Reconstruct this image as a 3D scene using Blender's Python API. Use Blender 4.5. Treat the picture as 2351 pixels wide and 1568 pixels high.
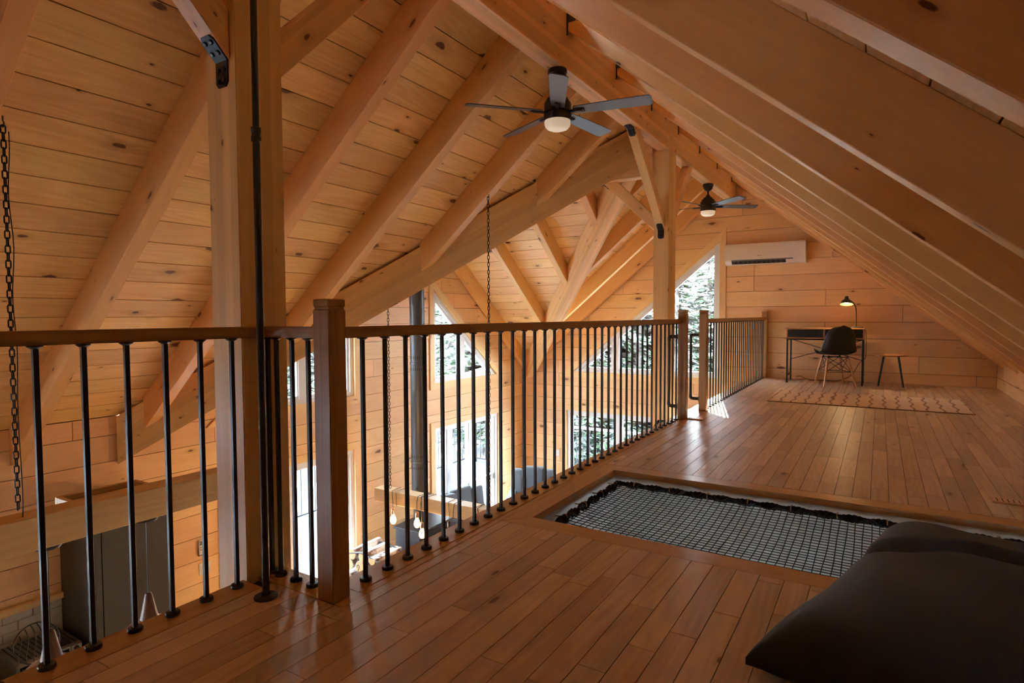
import bpy, bmesh, math, random
from mathutils import Vector, Matrix
random.seed(7)
V3 = Vector
for o in list(bpy.data.objects): bpy.data.objects.remove(o)
SC = bpy.context.scene
COL = SC.collection
# ------------------------------------------------------------------ camera
cam_data = bpy.data.cameras.new('camera'); cam = bpy.data.objects.new('camera', cam_data); COL.objects.link(cam)
cam_data.sensor_width = 36.0; cam_data.sensor_fit = 'HORIZONTAL'
cam_data.lens = 1366.9 / 2351 * 36.0
cam_data.clip_start = 0.02; cam_data.clip_end = 300
ya, pi_, ro = map(math.radians, (31.7225, -2.4532, -0.2252))
fw = V3((-math.sin(ya) * math.cos(pi_), math.cos(ya) * math.cos(pi_), math.sin(pi_)))
r_ = V3((math.cos(ya), math.sin(ya), 0)); u_ = r_.cross(fw)
rr = r_ * math.cos(ro) + u_ * math.sin(ro); uu = -r_ * math.sin(ro) + u_ * math.cos(ro)
CAM = V3((0, 0, 0.95))
M = Matrix(((rr.x, uu.x, -fw.x, CAM.x), (rr.y, uu.y, -fw.y, CAM.y), (rr.z, uu.z, -fw.z, CAM.z), (0, 0, 0, 1)))
cam.matrix_world = M
SC.camera = cam
# ------------------------------------------------------------------ light and exposure
SC.view_settings.view_transform = 'Standard'; SC.view_settings.look = 'None'
SC.view_settings.exposure = 3.5; SC.view_settings.gamma = 1.0; SC.view_settings.use_curve_mapping = False
SC.cycles.max_bounces = 9; SC.cycles.diffuse_bounces = 5; SC.cycles.glossy_bounces = 3
SC.cycles.transmission_bounces = 6; SC.cycles.transparent_max_bounces = 12
SC.cycles.caustics_reflective = False; SC.cycles.caustics_refractive = False
SC.cycles.use_denoising = True; SC.cycles.use_adaptive_sampling = True; SC.cycles.adaptive_threshold = 0.04; SC.cycles.sample_clamp_indirect = 8.0
W = bpy.data.worlds.new('world'); SC.world = W; W.use_nodes = True
wn = W.node_tree; bg = wn.nodes['Background']
tcw = wn.nodes.new('ShaderNodeTexCoord'); spw = wn.nodes.new('ShaderNodeSeparateXYZ'); rmp = wn.nodes.new('ShaderNodeValToRGB')
wn.links.new(tcw.outputs['Generated'], spw.inputs[0]); wn.links.new(spw.outputs['Z'], rmp.inputs['Fac']); wn.links.new(rmp.outputs[0], bg.inputs[0])
rmp.color_ramp.elements[0].position = 0.0; rmp.color_ramp.elements[0].color = (0.95, 0.97, 1, 1)
rmp.color_ramp.elements[1].position = 0.7; rmp.color_ramp.elements[1].color = (0.62, 0.8, 1, 1)
bg.inputs[1].default_value = 6.0
sun_d = bpy.data.lights.new('sun', 'SUN'); sun = bpy.data.objects.new('sun', sun_d); COL.objects.link(sun)
sun_d.energy = 8.0; sun_d.angle = math.radians(0.55); sun_d.color = (1.0, 0.95, 0.86)
sun.rotation_euler = V3((0.262, -1.0, -0.46)).to_track_quat('-Z', 'Y').to_euler()

# ------------------------------------------------------------------ tagging / building helpers
def tag(o, label=None, cat=None, group=None, kind=None):
    if label: o['label'] = label
    if cat: o['category'] = cat
    if group: o['group'] = group
    if kind: o['kind'] = kind
    return o
WM = {}
def wm(o): return WM.get(o.name, Matrix.Identity(4))
def place(o, m, parent=None):
    WM[o.name] = m.copy()
    if parent is not None:
        o.parent = parent
        o.matrix_basis = wm(parent).inverted() @ m
    else:
        o.matrix_basis = m
def empty(name, loc=(0, 0, 0), rz=0.0, parent=None):
    o = bpy.data.objects.new(name, None); COL.objects.link(o); o.empty_display_size = 0.1
    place(o, Matrix.Translation(loc) @ Matrix.Rotation(rz, 4, 'Z'), parent); return o
def frame(O, U=(1, 0, 0), N=(0, 0, 1)):
    U = V3(U).normalized(); N = V3(N)
    if N.normalized().cross(U).length < 1e-4: N = V3((1, 0, 0)) if abs(U.x) < .9 else V3((0, 1, 0))
    N = (N - U * N.dot(U)).normalized(); Vv = N.cross(U)
    return Matrix(((U.x, Vv.x, N.x, O[0]), (U.y, Vv.y, N.y, O[1]), (U.z, Vv.z, N.z, O[2]), (0, 0, 0, 1)))
def mesh_obj(name, verts, faces, mat, parent=None, fr=None, smooth=False, local=False):
    """verts in world space unless local; fr = frame the object gets."""
    if fr is None: fr = wm(parent) if parent is not None else Matrix.Identity(4)
    if not local:
        inv = fr.inverted(); verts = [inv @ V3(v) for v in verts]
    me = bpy.data.meshes.new(name); me.from_pydata([tuple(v) for v in verts], [], faces); me.update()
    if smooth:
        me.polygons.foreach_set('use_smooth', [True] * len(me.polygons))
        me.set_sharp_from_angle(angle=math.radians(40))
    if mat: me.materials.append(mat)
    o = bpy.data.objects.new(name, me); COL.objects.link(o)
    place(o, fr, parent); return o
def dup(src, m, parent=None, name=None):
    o = bpy.data.objects.new(name or src.name.split('.')[0], src.data); COL.objects.link(o); place(o, m, parent); return o

class MB:
    """collects world-space geometry for one mesh"""
    def __init__(s): s.v = []; s.f = []
    def add(s, v, f):
        n = len(s.v); s.v += [V3(q) for q in v]; s.f += [tuple(i + n for i in q) for q in f]; return s
    def box(s, x0, x1, y0, y1, z0, z1, m=None):
        vs = [V3((x, y, z)) for z in (z0, z1) for y in (y0, y1) for x in (x0, x1)]
        if m is not None: vs = [m @ q for q in vs]
        return s.add(vs, [(0, 2, 3, 1), (4, 5, 7, 6), (0, 1, 5, 4), (2, 6, 7, 3), (0, 4, 6, 2), (1, 3, 7, 5)])
    def cbox(s, x0, x1, y0, y1, z0, z1, c=0.004, m=None):
        """box with chamfered edges"""
        bm = bmesh.new(); bmesh.ops.create_cube(bm, size=1)
        for q in bm.verts: q.co = V3(((x0 + x1) / 2 + q.co.x * (x1 - x0), (y0 + y1) / 2 + q.co.y * (y1 - y0), (z0 + z1) / 2 + q.co.z * (z1 - z0)))
        bmesh.ops.bevel(bm, geom=bm.edges[:], offset=c, segments=1, affect='EDGES')
        bm.verts.index_update()
        vs = [(m @ q.co if m is not None else q.co.copy()) for q in bm.verts]; fs = [[w.index for w in f.verts] for f in bm.faces]
        bm.free(); return s.add(vs, fs)
    def tube(s, pts, r, n=10, cap=True, radii=None):
        pts = [V3(p) for p in pts]; rings = []; prev = None
        for i, p in enumerate(pts):
            t = (pts[min(i + 1, len(pts) - 1)] - pts[max(i - 1, 0)]).normalized()
            if prev is None:
                a = V3((0, 0, 1)) if abs(t.z) < 0.9 else V3((1, 0, 0)); nn = (a - t * a.dot(t)).normalized()
            else:
                nn = (prev - t * prev.dot(t)).normalized()
            prev = nn; b = t.cross(nn); q = radii[i] if radii else r
            rings.append([p + nn * math.cos(k * 2 * math.pi / n) * q + b * math.sin(k * 2 * math.pi / n) * q for k in range(n)])
        vs = [q for rg in rings for q in rg]; fs = []
        for i in range(len(rings) - 1):
            for k in range(n):
                a = i * n + k; b2 = i * n + (k + 1) % n; fs.append((a, b2, b2 + n, a + n))
        if cap: fs += [tuple(range(n - 1, -1, -1)), tuple(range((len(rings) - 1) * n, len(rings) * n))]
        return s.add(vs, fs)
    def lathe(s, prof, n=24, m=None, cap=True):
        vs = [];
        for r, z in prof: vs += [V3((r * math.cos(2 * math.pi * k / n), r * math.sin(2 * math.pi * k / n), z)) for k in range(n)]
        if m is not None: vs = [m @ q for q in vs]
        fs = []
        for i in range(len(prof) - 1):
            for k in range(n):
                a = i * n + k; b = i * n + (k + 1) % n; fs.append((a, b, b + n, a + n))
        if cap: fs += [tuple(range(n - 1, -1, -1)), tuple(range((len(prof) - 1) * n, len(prof) * n))]
        return s.add(vs, fs)
    def prism(s, poly, to3, d):
        """poly list of 2D, to3 maps (a,b)->world, d = extrusion vector"""
        n = len(poly); A = [to3(a, b) for a, b in poly]; B = [p + d for p in A]
        nrm = (A[1] - A[0]).cross(A[2] - A[1])
        f = [tuple(range(n)), tuple(range(2 * n - 1, n - 1, -1))] + [(i, i + n, (i + 1) % n + n, (i + 1) % n) for i in range(n)]
        if nrm.dot(d) > 0: f = [tuple(reversed(q)) for q in f]
        return s.add(A + B, f)
    def build(s, name, mat, parent=None, fr=None, smooth=False): return mesh_obj(name, s.v, s.f, mat, parent, fr, smooth)

# 2D convex clipping
def clip(poly, a, b, c):
    out = []; n = len(poly)
    for i in range(n):
        p, q = poly[i], poly[(i + 1) % n]; dp = a * p[0] + b * p[1] - c; dq = a * q[0] + b * q[1] - c
        if dp <= 0: out.append(p)
        if (dp < 0 < dq) or (dq < 0 < dp):
            t = dp / (dp - dq); out.append((p[0] + (q[0] - p[0]) * t, p[1] + (q[1] - p[1]) * t))
    return out
def area(p): return 0.5 * sum(p[i][0] * p[(i + 1) % len(p)][1] - p[(i + 1) % len(p)][0] * p[i][1] for i in range(len(p)))
def ccw(p): return p if area(p) > 0 else p[::-1]
def edges_hp(poly):
    poly = ccw(poly); r = []
    for i in range(len(poly)):
        (x0, y0), (x1, y1) = poly[i], poly[(i + 1) % len(poly)]; a, b = (y1 - y0), -(x1 - x0); r.append((a, b, a * x0 + b * y0))
    return r      # inside: a*x+b*y <= c
def inter(p, conv):
    for a, b, c in edges_hp(conv):
        if len(p) < 3: return []
        p = clip(p, a, b, c)
    return p if len(p) > 2 and abs(area(p)) > 1e-5 else []
def subtract(polys, conv):
    out = []
    for p in polys:
        if not inter(p, conv): out.append(p); continue
        cur = p
        for a, b, c in edges_hp(conv):
            piece = clip(cur, -a, -b, -c)
            if len(piece) > 2 and abs(area(piece)) > 1e-5: out.append(piece)
            cur = clip(cur, a, b, c)
            if len(cur) < 3: break
    return out

def tile(parent, name, O, U, Vd, N, regions, holes, b0, b1, pitch, lens, gap, th, mat, joints=None, u0=None, u1=None, maxparts=10**9, keep=None, stuffname=None, phase=None):
    """rows of boards along U stacked along Vd on plane O; regions/holes convex polys in (a,b)."""
    O = V3(O); U = V3(U); Vd = V3(Vd); N = V3(N); to3 = lambda a, b: O + U * a + Vd * b
    items = []; k = 0; b = b0
    while b < b1 - 1e-6:
        bt = min(b + pitch, b1); a = u0 - random.uniform(0, lens[0] if phase is None else phase)
        while a < u1:
            L = random.uniform(*lens)
            if joints: 
                nx = [j for j in joints if j > a + lens[0] * random.uniform(1, 2)]; a2 = nx[0] if nx else u1 + 1
            else: a2 = a + L
            rect = [(max(a, u0) + gap / 2, b + gap / 2), (min(a2, u1) - gap / 2, b + gap / 2), (min(a2, u1) - gap / 2, bt - gap / 2), (max(a, u0) + gap / 2, bt - gap / 2)]
            if rect[1][0] - rect[0][0] > 0.02:
                pcs = []
                for rg in regions:
                    q = inter(rect, rg)
                    if q: pcs.append(q)
                for h in holes: pcs = subtract(pcs, h)
                if pcs: items.append((pcs, ((rect[0][0] + rect[1][0]) / 2, (b + bt) / 2)))
            a = a2
        b = bt; k += 1
    stuff = MB(); made = []
    if keep:
        order = sorted(range(len(items)), key=lambda i: keep(to3(*items[i][1])))
        chosen = set(order[:maxparts])
        chosen = {i for i in chosen if keep(to3(*items[i][1])) < 1e8}
    else: chosen = set(range(len(items)))
    for i, (pcs, c) in enumerate(items):
        if i in chosen:
            mb = MB()
            for p in pcs: mb.prism(p, lambda a, b: to3(a, b) + N * th, -N * th)
            made.append(mb.build(name, mat, parent, fr=frame(to3(*c), U, N)))
        else:
            for p in pcs: stuff.prism(p, lambda a, b: to3(a, b) + N * th, -N * th)
    if stuff.f:
        o = stuff.build(stuffname or name, mat, parent, fr=frame(to3(*items[0][1]), U, N)); o['kind'] = 'stuff'
    return made

# ------------------------------------------------------------------ materials
def srgb(r, g, b):
    f = lambda c: ((c / 255 + 0.055) / 1.055) ** 2.4 if c > 10 else c / 255 / 12.92
    return (f(r), f(g), f(b), 1)
def newmat(name):
    m = bpy.data.materials.new(name); m.use_nodes = True; nt = m.node_tree
    return m, nt, nt.nodes['Principled BSDF'], (lambda t: nt.nodes.new(t)), nt.links.new
def plain(name, col, rough=0.5, metal=0.0, bump=0.0, bscale=200, emit=None, es=0, var=0.06, spec=0.5):
    m, nt, bs, N, L = newmat(name)
    tc = N('ShaderNodeTexCoord'); no = N('ShaderNodeTexNoise'); no.inputs['Scale'].default_value = 6
    L(tc.outputs['Object'], no.inputs['Vector'])
    mr = N('ShaderNodeMapRange'); mr.inputs['To Min'].default_value = 1 - var; mr.inputs['To Max'].default_value = 1 + var; L(no.outputs['Fac'], mr.inputs['Value'])
    hs = N('ShaderNodeHueSaturation'); hs.inputs['Color'].default_value = col; L(mr.outputs[0], hs.inputs['Value']); L(hs.outputs[0], bs.inputs['Base Color'])
    bs.inputs['Roughness'].default_value = rough; bs.inputs['Metallic'].default_value = metal; bs.inputs['Specular IOR Level'].default_value = spec
    if bump:
        n2 = N('ShaderNodeTexNoise'); n2.inputs['Scale'].default_value = bscale; L(tc.outputs['Object'], n2.inputs['Vector'])
        bp = N('ShaderNodeBump'); bp.inputs['Strength'].default_value = bump; bp.inputs['Distance'].default_value = 0.002; L(n2.outputs['Fac'], bp.inputs['Height']); L(bp.outputs[0], bs.inputs['Normal'])
    if emit: bs.inputs['Emission Color'].default_value = emit; bs.inputs['Emission Strength'].default_value = es
    return m
def wood(name, base, dark, knot=None, kx=2.2, ky=6.0, kden=0.5, ksize=0.10, grain=0.45, rings=0.25, rough=0.45, var=0.12, gv=55, coat=0.0, hue=0.0, lam=0.0):
    """length along local X; knots and grain in the (x, y+z) plane"""
    m, nt, bs, N, L = newmat(name)
    def math_(op, a, b=None, c=None):
        n = N('ShaderNodeMath'); n.operation = op
        for i, q in enumerate((a, b, c)):
            if q is None: continue
            if isinstance(q, (int, float)): n.inputs[i].default_value = q
            else: L(q, n.inputs[i])
        return n.outputs[0]
    def comb(a, b, c=0.0):
        n = N('ShaderNodeCombineXYZ')
        for i, q in enumerate((a, b, c)):
            if isinstance(q, (int, float)): n.inputs[i].default_value = q
            else: L(q, n.inputs[i])
        return n.outputs[0]
    tc = N('ShaderNodeTexCoord'); oi = N('ShaderNodeObjectInfo'); sp = N('ShaderNodeSeparateXYZ'); L(tc.outputs['Object'], sp.inputs[0])
    rnd = oi.outputs['Random']
    u = math_('ADD', sp.outputs['X'], math_('MULTIPLY', rnd, 61.0)); v = math_('ADD', math_('ADD', sp.outputs['Y'], sp.outputs['Z']), math_('MULTIPLY', rnd, 17.0))
    warp = None
    if knot:
        vo = N('ShaderNodeTexVoronoi'); vo.voronoi_dimensions = '2D'; vo.inputs['Scale'].default_value = 1.0; vo.inputs['Randomness'].default_value = 1.0
        L(comb(math_('MULTIPLY', u, kx), math_('MULTIPLY', v, ky)), vo.inputs['Vector'])
        sc = N('ShaderNodeSeparateColor'); L(vo.outputs['Color'], sc.inputs[0])
        on = math_('LESS_THAN', sc.outputs[0], kden); rad = math_('MULTIPLY', math_('ADD', math_('MULTIPLY', math_('POWER', sc.outputs[1], 2.0), 0.85), 0.15), ksize)
        wob = N('ShaderNodeTexNoise'); wob.noise_dimensions = '2D'; wob.inputs['Scale'].default_value = 30; L(comb(u, v), wob.inputs['Vector'])
        dist = math_('ADD', vo.outputs['Distance'], math_('MULTIPLY', math_('SUBTRACT', wob.outputs['Fac'], 0.5), math_('MULTIPLY', rad, 0.9)))
        rel = math_('DIVIDE', dist, rad)
        kn = N('ShaderNodeMapRange'); kn.interpolation_type = 'SMOOTHSTEP'; L(rel, kn.inputs['Value'])
        kn.inputs['From Min'].default_value = 0.7; kn.inputs['From Max'].default_value = 1.15; kn.inputs['To Min'].default_value = 1; kn.inputs['To Max'].default_value = 0
        ha = N('ShaderNodeMapRange'); ha.interpolation_type = 'SMOOTHSTEP'; L(rel, ha.inputs['Value'])
        ha.inputs['From Min'].default_value = 0.8; ha.inputs['From Max'].default_value = 4.0; ha.inputs['To Min'].default_value = 1; ha.inputs['To Max'].default_value = 0
        knm = math_('MULTIPLY', kn.outputs[0], on); ham = math_('MULTIPLY', ha.outputs[0], on)
        v = math_('ADD', v, math_('MULTIPLY', ham, 0.02))
    n1 = N('ShaderNodeTexNoise'); n1.noise_dimensions = '2D'; n1.inputs['Detail'].default_value = 3; n1.inputs['Scale'].default_value = 1
    L(comb(math_('MULTIPLY', u, 1.6), math_('MULTIPLY', v, gv)), n1.inputs['Vector'])
    n2 = N('ShaderNodeTexNoise'); n2.noise_dimensions = '2D'; n2.inputs['Scale'].default_value = 1; n2.inputs['Detail'].default_value = 1
    L(comb(math_('MULTIPLY', u, 0.5), math_('MULTIPLY', v, 5.0)), n2.inputs['Vector'])
    rg = math_('SINE', math_('MULTIPLY', n2.outputs['Fac'], 70.0)); rg = math_('MULTIPLY', math_('ADD', rg, 1.0), 0.5)
    g = math_('ADD', math_('MULTIPLY', math_('SUBTRACT', n1.outputs['Fac'], 0.35), grain * 1.6), math_('MULTIPLY', rg, rings))
    g = math_('ADD', g, math_('MULTIPLY', math_('SUBTRACT', n2.outputs['Fac'], 0.5), 0.5))
    cl = N('ShaderNodeClamp'); L(g, cl.inputs[0])
    mx = N('ShaderNodeMix'); mx.data_type = 'RGBA'; mx.inputs[6].default_value = base; mx.inputs[7].default_value = dark; L(cl.outputs[0], mx.inputs[0])
    col = mx.outputs[2]
    if knot:
        m2 = N('ShaderNodeMix'); m2.data_type = 'RGBA'; L(math_('MULTIPLY', ham, 0.35), m2.inputs[0]); L(col, m2.inputs[6]); m2.inputs[7].default_value = tuple(0.5 * (dark[i] + knot[i]) for i in range(3)) + (1,)
        m3 = N('ShaderNodeMix'); m3.data_type = 'RGBA'; L(math_('MULTIPLY', knm, 0.92), m3.inputs[0]); L(m2.outputs[2], m3.inputs[6]); m3.inputs[7].default_value = knot
        col = m3.outputs[2]
    hs = N('ShaderNodeHueSaturation'); L(col, hs.inputs['Color'])
    val = math_('ADD', math_('MULTIPLY', math_('SUBTRACT', rnd, 0.5), 2 * var), 1.0)
    if lam:
        wn_ = N('ShaderNodeTexWhiteNoise'); wn_.noise_dimensions = '3D'
        L(comb(math_('FLOOR', math_('DIVIDE', sp.outputs['Y'], 0.043)), math_('FLOOR', math_('DIVIDE', sp.outputs['Z'], 0.043)), math_('MULTIPLY', rnd, 50.0)), wn_.inputs['Vector'])
        val = math_('ADD', val, math_('MULTIPLY', math_('SUBTRACT', wn_.outputs['Value'], 0.5), lam))
    L(val, hs.inputs['Value'])
    r2 = math_('FRACT', math_('MULTIPLY', rnd, 7.31)); L(math_('ADD', math_('MULTIPLY', math_('SUBTRACT', r2, 0.5), 0.016 + hue), 0.5), hs.inputs['Hue'])
    L(hs.outputs[0], bs.inputs['Base Color']); bs.inputs['Roughness'].default_value = rough
    bp = N('ShaderNodeBump'); bp.inputs['Strength'].default_value = 0.12; bp.inputs['Distance'].default_value = 0.002; L(n1.outputs['Fac'], bp.inputs['Height']); L(bp.outputs[0], bs.inputs['Normal'])
    if coat: bs.inputs['Coat Weight'].default_value = coat; bs.inputs['Coat Roughness'].default_value = 0.28
    return m
KN = srgb(96, 48, 28)
PINE = wood('pine_board', srgb(244, 206, 146), srgb(216, 162, 96), KN, kx=2.6, ky=5.6, kden=0.34, ksize=0.19, var=0.10)
WALLW = wood('wall_pine', srgb(242, 200, 148), srgb(218, 164, 108), srgb(120, 74, 50), kx=1.8, ky=5.0, kden=0.33, ksize=0.11, grain=0.3, rings=0.16, var=0.07)
BEAM = wood('glulam_beam', srgb(236, 192, 132), srgb(210, 154, 90), srgb(110, 60, 32), kx=5, ky=11, kden=0.32, ksize=0.10, grain=0.4, rings=0.1, var=0.04, gv=40, lam=0.22)
RAFT = wood('rafter_timber', srgb(232, 182, 120), srgb(206, 146, 82), srgb(96, 46, 26), kx=2.4, ky=7, kden=0.28, ksize=0.09, grain=0.25, rings=0.12, var=0.05, gv=30)
FLOORW = wood('maple_floor', srgb(208, 178, 148), srgb(158, 124, 96), srgb(100, 62, 40), kx=2.0, ky=7, kden=0.16, ksize=0.10, grain=0.4, rings=0.22, rough=0.42, var=0.19, coat=0.16)
RAILW = wood('oak_rail', srgb(178, 132, 76), srgb(130, 90, 44), None, grain=0.7, rings=0.2, rough=0.38, var=0.04, gv=90, coat=0.2)
TRIMW = wood('oak_trim', srgb(200, 152, 92), srgb(156, 110, 58), None, grain=0.5, rings=0.15, rough=0.35, var=0.04, gv=70, coat=0.2)
CASE = wood('casing_pine', srgb(242, 206, 150), srgb(222, 174, 114), srgb(130, 76, 48), kx=1.5, ky=8, kden=0.2, ksize=0.10, grain=0.3, rings=0.1, var=0.03)
GAPM = plain('backing_board', srgb(96, 58, 34), 0.8)  # dark brown backing behind the ceiling boards, visible in their joints
BLACK = plain('black_metal', srgb(34, 34, 36), 0.38, 0.0, spec=0.6)
BRACK = plain('black_bracket', srgb(28, 30, 34), 0.5)
WHITE = plain('white_vinyl', srgb(226, 230, 234), 0.35)
DRY = plain('white_drywall', srgb(176, 168, 156), 0.9)
# ------------------------------------------------------------------ the house shell (x: across, y: along the ridge, z=0: loft floor)
XA, YW, S, EAVE = -5.805, 9.757, 0.8333, 0.07
XR = -1.99                     # ridge
KC, YC, H2 = 0.81, 6.30, 3.635 # cross gable: pitch, ridge y, half span
YN, YF = YC - H2, YC + H2
XK, ZF, YS = 1.29, -2.72, -2.6
vx = XA + H2 / 1.03            # apex of valley
deckL = lambda x: EAVE + S * (x - XA)
deckR = lambda x: 3.31 - S * (x - XR)
crossz = lambda y: EAVE + KC * (H2 - abs(y - YC))
PIT = 0.2345; Z0 = 0.14

# ---- walls
WALL = plain('log_wall_core', srgb(112, 70, 42), 0.85)
winAR = [(7.105, -.078), (8.836, -.078), (7.105, 1.355)]
winAL = [(2 * YC - 0.02 - y, z) for y, z in winAR][::-1]
doorAR = [(7.109, ZF + .06), (8.885, ZF + .06), (8.885, -.78), (7.109, -.78)]
doorAL = [(3.68, ZF + .06), (5.455, ZF + .06), (5.455, -.78), (3.68, -.78)]
winB = [(-4.72, -.06), (-2.17, -.06), (-2.17, 2.10)]
doorB = [(-4.848, ZF + .3), (-2.20, ZF + .3), (-2.20, -.775), (-4.848, -.775)]
def wall_core(name, regions, holes, to3, d, mat, label=None):
    pcs = list(regions)
    for h in holes: pcs = subtract(pcs, h)
    mb = MB()
    for p in pcs: mb.prism(p, to3, d)
    o = mb.build(name, mat); tag(o, label or name.replace('_', ' '), 'wall', kind='structure'); return o
fillW = [(-2.0, -1.25), (0.2, -1.25), (0.2, -.25), (-2.0, -.25)]  # opening added out of view so low daylight reaches the rafter undersides
holesA = [winAR, winAL, doorAR, doorAL, fillW]; holesB = [winB, doorB]
regA = [[(YS, ZF), (YW, ZF), (YW, EAVE), (YS, EAVE)], [(YN, EAVE), (YF, EAVE), (YC, crossz(YC))]]
regA[1] = clip(regA[1], 1, 0, YW)
TH = 0.02
wall_left = wall_core('wall_left', regA, holesA, lambda a, b: V3((XA - TH, a, b)), V3((-0.16, 0, 0)), WALL, 'pine plank wall of the great room under the cross gable')
tile(wall_left, 'wall_board', (XA - TH, 0, 0), (0, 1, 0), (0, 0, 1), (1, 0, 0), regA, holesA, Z0 - PIT * 13, 3.1, PIT, (1.6, 3.6), 0.005, TH, WALLW, u0=YS, u1=YW)
regB = [[(XA, ZF), (XK, ZF), (XK, deckR(XK)), (XR, 3.31), (XA, EAVE)]]
wall_back = wall_core('wall_back', regB, holesB, lambda a, b: V3((a, YW + TH, b)), V3((0, 0.16, 0)), WALL, 'pine plank gable wall behind the desk')
tile(wall_back, 'wall_board', (0, YW + TH, 0), (1, 0, 0), (0, 0, 1), (0, -1, 0), regB, holesB, Z0 - PIT * 13, 3.3, PIT, (1.0, 2.6), 0.005, TH, WALLW, u0=XA, u1=XK)
wk = wall_core('wall_right', [[(YS, -0.4), (YW, -0.4), (YW, deckR(XK)), (YS, deckR(XK))], [(YS, ZF), (YW, ZF), (YW, -0.4), (YS, -0.4)]], [[(0.5, -2.0), (1.6, -2.0), (1.6, -1.1), (0.5, -1.1)]], lambda a, b: V3((XK + TH, a, b)), V3((0.16, 0, 0)), WALL, 'low knee wall of pine planks under the right roof slope')
tile(wk, 'wall_board', (XK + TH, 0, 0), (0, 1, 0), (0, 0, 1), (-1, 0, 0), [[(YS, 0), (YW, 0), (YW, .6), (YS, .6)]], [], Z0 - PIT, 0.6, PIT, (1.2, 2.4), 0.005, TH, WALLW, u0=YS, u1=YW)
# gable wall behind the camera, with the windows of that end
holesS = []
wall_core('wall_front', regB, holesS, lambda a, b: V3((a, YS, b)), V3((0, -0.16, 0)), WALLW, 'pine gable wall at the near end of the house')

# ---- floors
LOW = wood('lower_floor', srgb(176, 128, 88), srgb(140, 92, 58), None, rough=0.35, coat=0.2)
tag(mesh_obj('floor_1', [(XA, YS, ZF), (XK, YS, ZF), (XK, YW, ZF), (XA, YW, ZF), (XA, YS, ZF - .1), (XK, YS, ZF - .1), (XK, YW, ZF - .1), (XA, YW, ZF - .1)], [(0, 1, 2, 3), (7, 6, 5, 4)], LOW, fr=frame((0, 0, ZF), (0, 1, 0))), 'wooden floor of the great room below', 'floor', kind='structure')
NX0, NX1, NY0, NY1 = -1.379, 0.98, 2.410, 3.419
E1, E2 = -1.930, -1.620        # loft edge before / after the jog
JY = 1.435
STX0, STY0, STY1 = -1.60, 5.47, 5.99
FT = 0.015
slabs = [[(E1, YS), (XK, YS), (XK, JY), (E1, JY)], [(E2, JY), (XK, JY), (XK, YW), (E2, YW)]]
post1_hole = [(-2.2, 1.285), (-1.915, 1.285), (-1.915, 1.6), (-2.2, 1.6)]
nethole = [(NX0, NY0), (NX1, NY0), (NX1, NY1), (NX0, NY1)]
nethole2 = [(NX0 - .021, NY0 - .021), (NX1 + .021, NY0 - .021), (NX1 + .021, NY1 + .0205), (NX0 - .021, NY1 + .0205)]
def poly_floor(name, regs, holes, z1, z0, mat, label, kind='structure', parent=None):
    pcs = list(regs)
    for h in holes: pcs = subtract(pcs, h)
    mb = MB()
    for p in pcs: mb.prism(ccw(p), lambda a, b: V3((a, b, z1)), V3((0, 0, z0 - z1)))
    o = mb.build(name, mat, parent); 
    if parent is None: tag(o, label, 'floor', kind=kind)
    return o
loft = poly_floor('floor', slabs, [nethole2, post1_hole], -FT, -0.045, plain('subfloor', srgb(60, 38, 24), 0.8), 'honey coloured plank floor of the loft')
poly_floor('ceiling_lower', slabs, [nethole2, post1_hole], -0.046, -0.34, DRY, 'white framed underside of the loft')['category'] = 'ceiling'
# border boards
NB = 0.112
def fboard(name, pts, mat=TRIMW, U=(0, 1, 0), z=0.0, th=None, parent=loft):
    th = th or FT
    mb = MB().prism(ccw(pts), lambda a, b: V3((a, b, z)), V3((0, 0, -th))); c = V3((sum(p[0] for p in pts) / len(pts), sum(p[1] for p in pts) / len(pts), z))
    return mb.build(name, mat, parent, fr=frame(c, U))
g = .0012
fboard('edge_board', [(E2 - .012, JY + g), (-1.516, JY + g), (-1.516, YW), (E2 - .012, YW)], z=.001, th=.034)
fboard('edge_board', [(-1.514, JY + g), (-1.480, JY + g), (-1.480, YW), (-1.514, YW)])
fboard('edge_board', [(-1.700, 1.33), (E2 - .012, 1.33), (E2 - .012, JY), (-1.84, JY), (-1.84, 1.33)][:0] or [(-1.914, 1.330), (-1.590, 1.330), (-1.590, JY), (-1.914, JY)], U=(1, 0, 0), z=.001, th=.034)
fboard('edge_board', [(E1 - .012, YS), (-1.832, YS), (-1.832, 1.284), (E1 - .012, 1.284)], z=.001, th=.034)
fboard('edge_board', [(-1.588, 1.330), (-1.479, 1.330), (-1.479, JY), (-1.588, JY)])
# frame boards of the net opening, mitred
fboard('net_border', [(NX0 - .10, NY0 - NB), (NX0, NY0), (NX0, NY1), (NX0 - .10, NY1 + NB)], th=.032)
fboard('net_border', [(NX0 - .10 + g, NY0 - NB - g), (NX1 + .1, NY0 - NB - g), (NX1, NY0), (NX0 + g, NY0)], U=(1, 0, 0), th=.032)
fboard('net_border', [(NX0 - .10 + g, NY1 + NB), (NX0 + g, NY1), (NX1, NY1), (NX1 + .1, NY1 + NB)], U=(1, 0, 0), th=.032)
fboard('net_border', [(NX1, NY0), (NX1 + .1, NY0 - NB), (NX1 + .1, NY1 + NB), (NX1, NY1)], th=.032)
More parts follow.
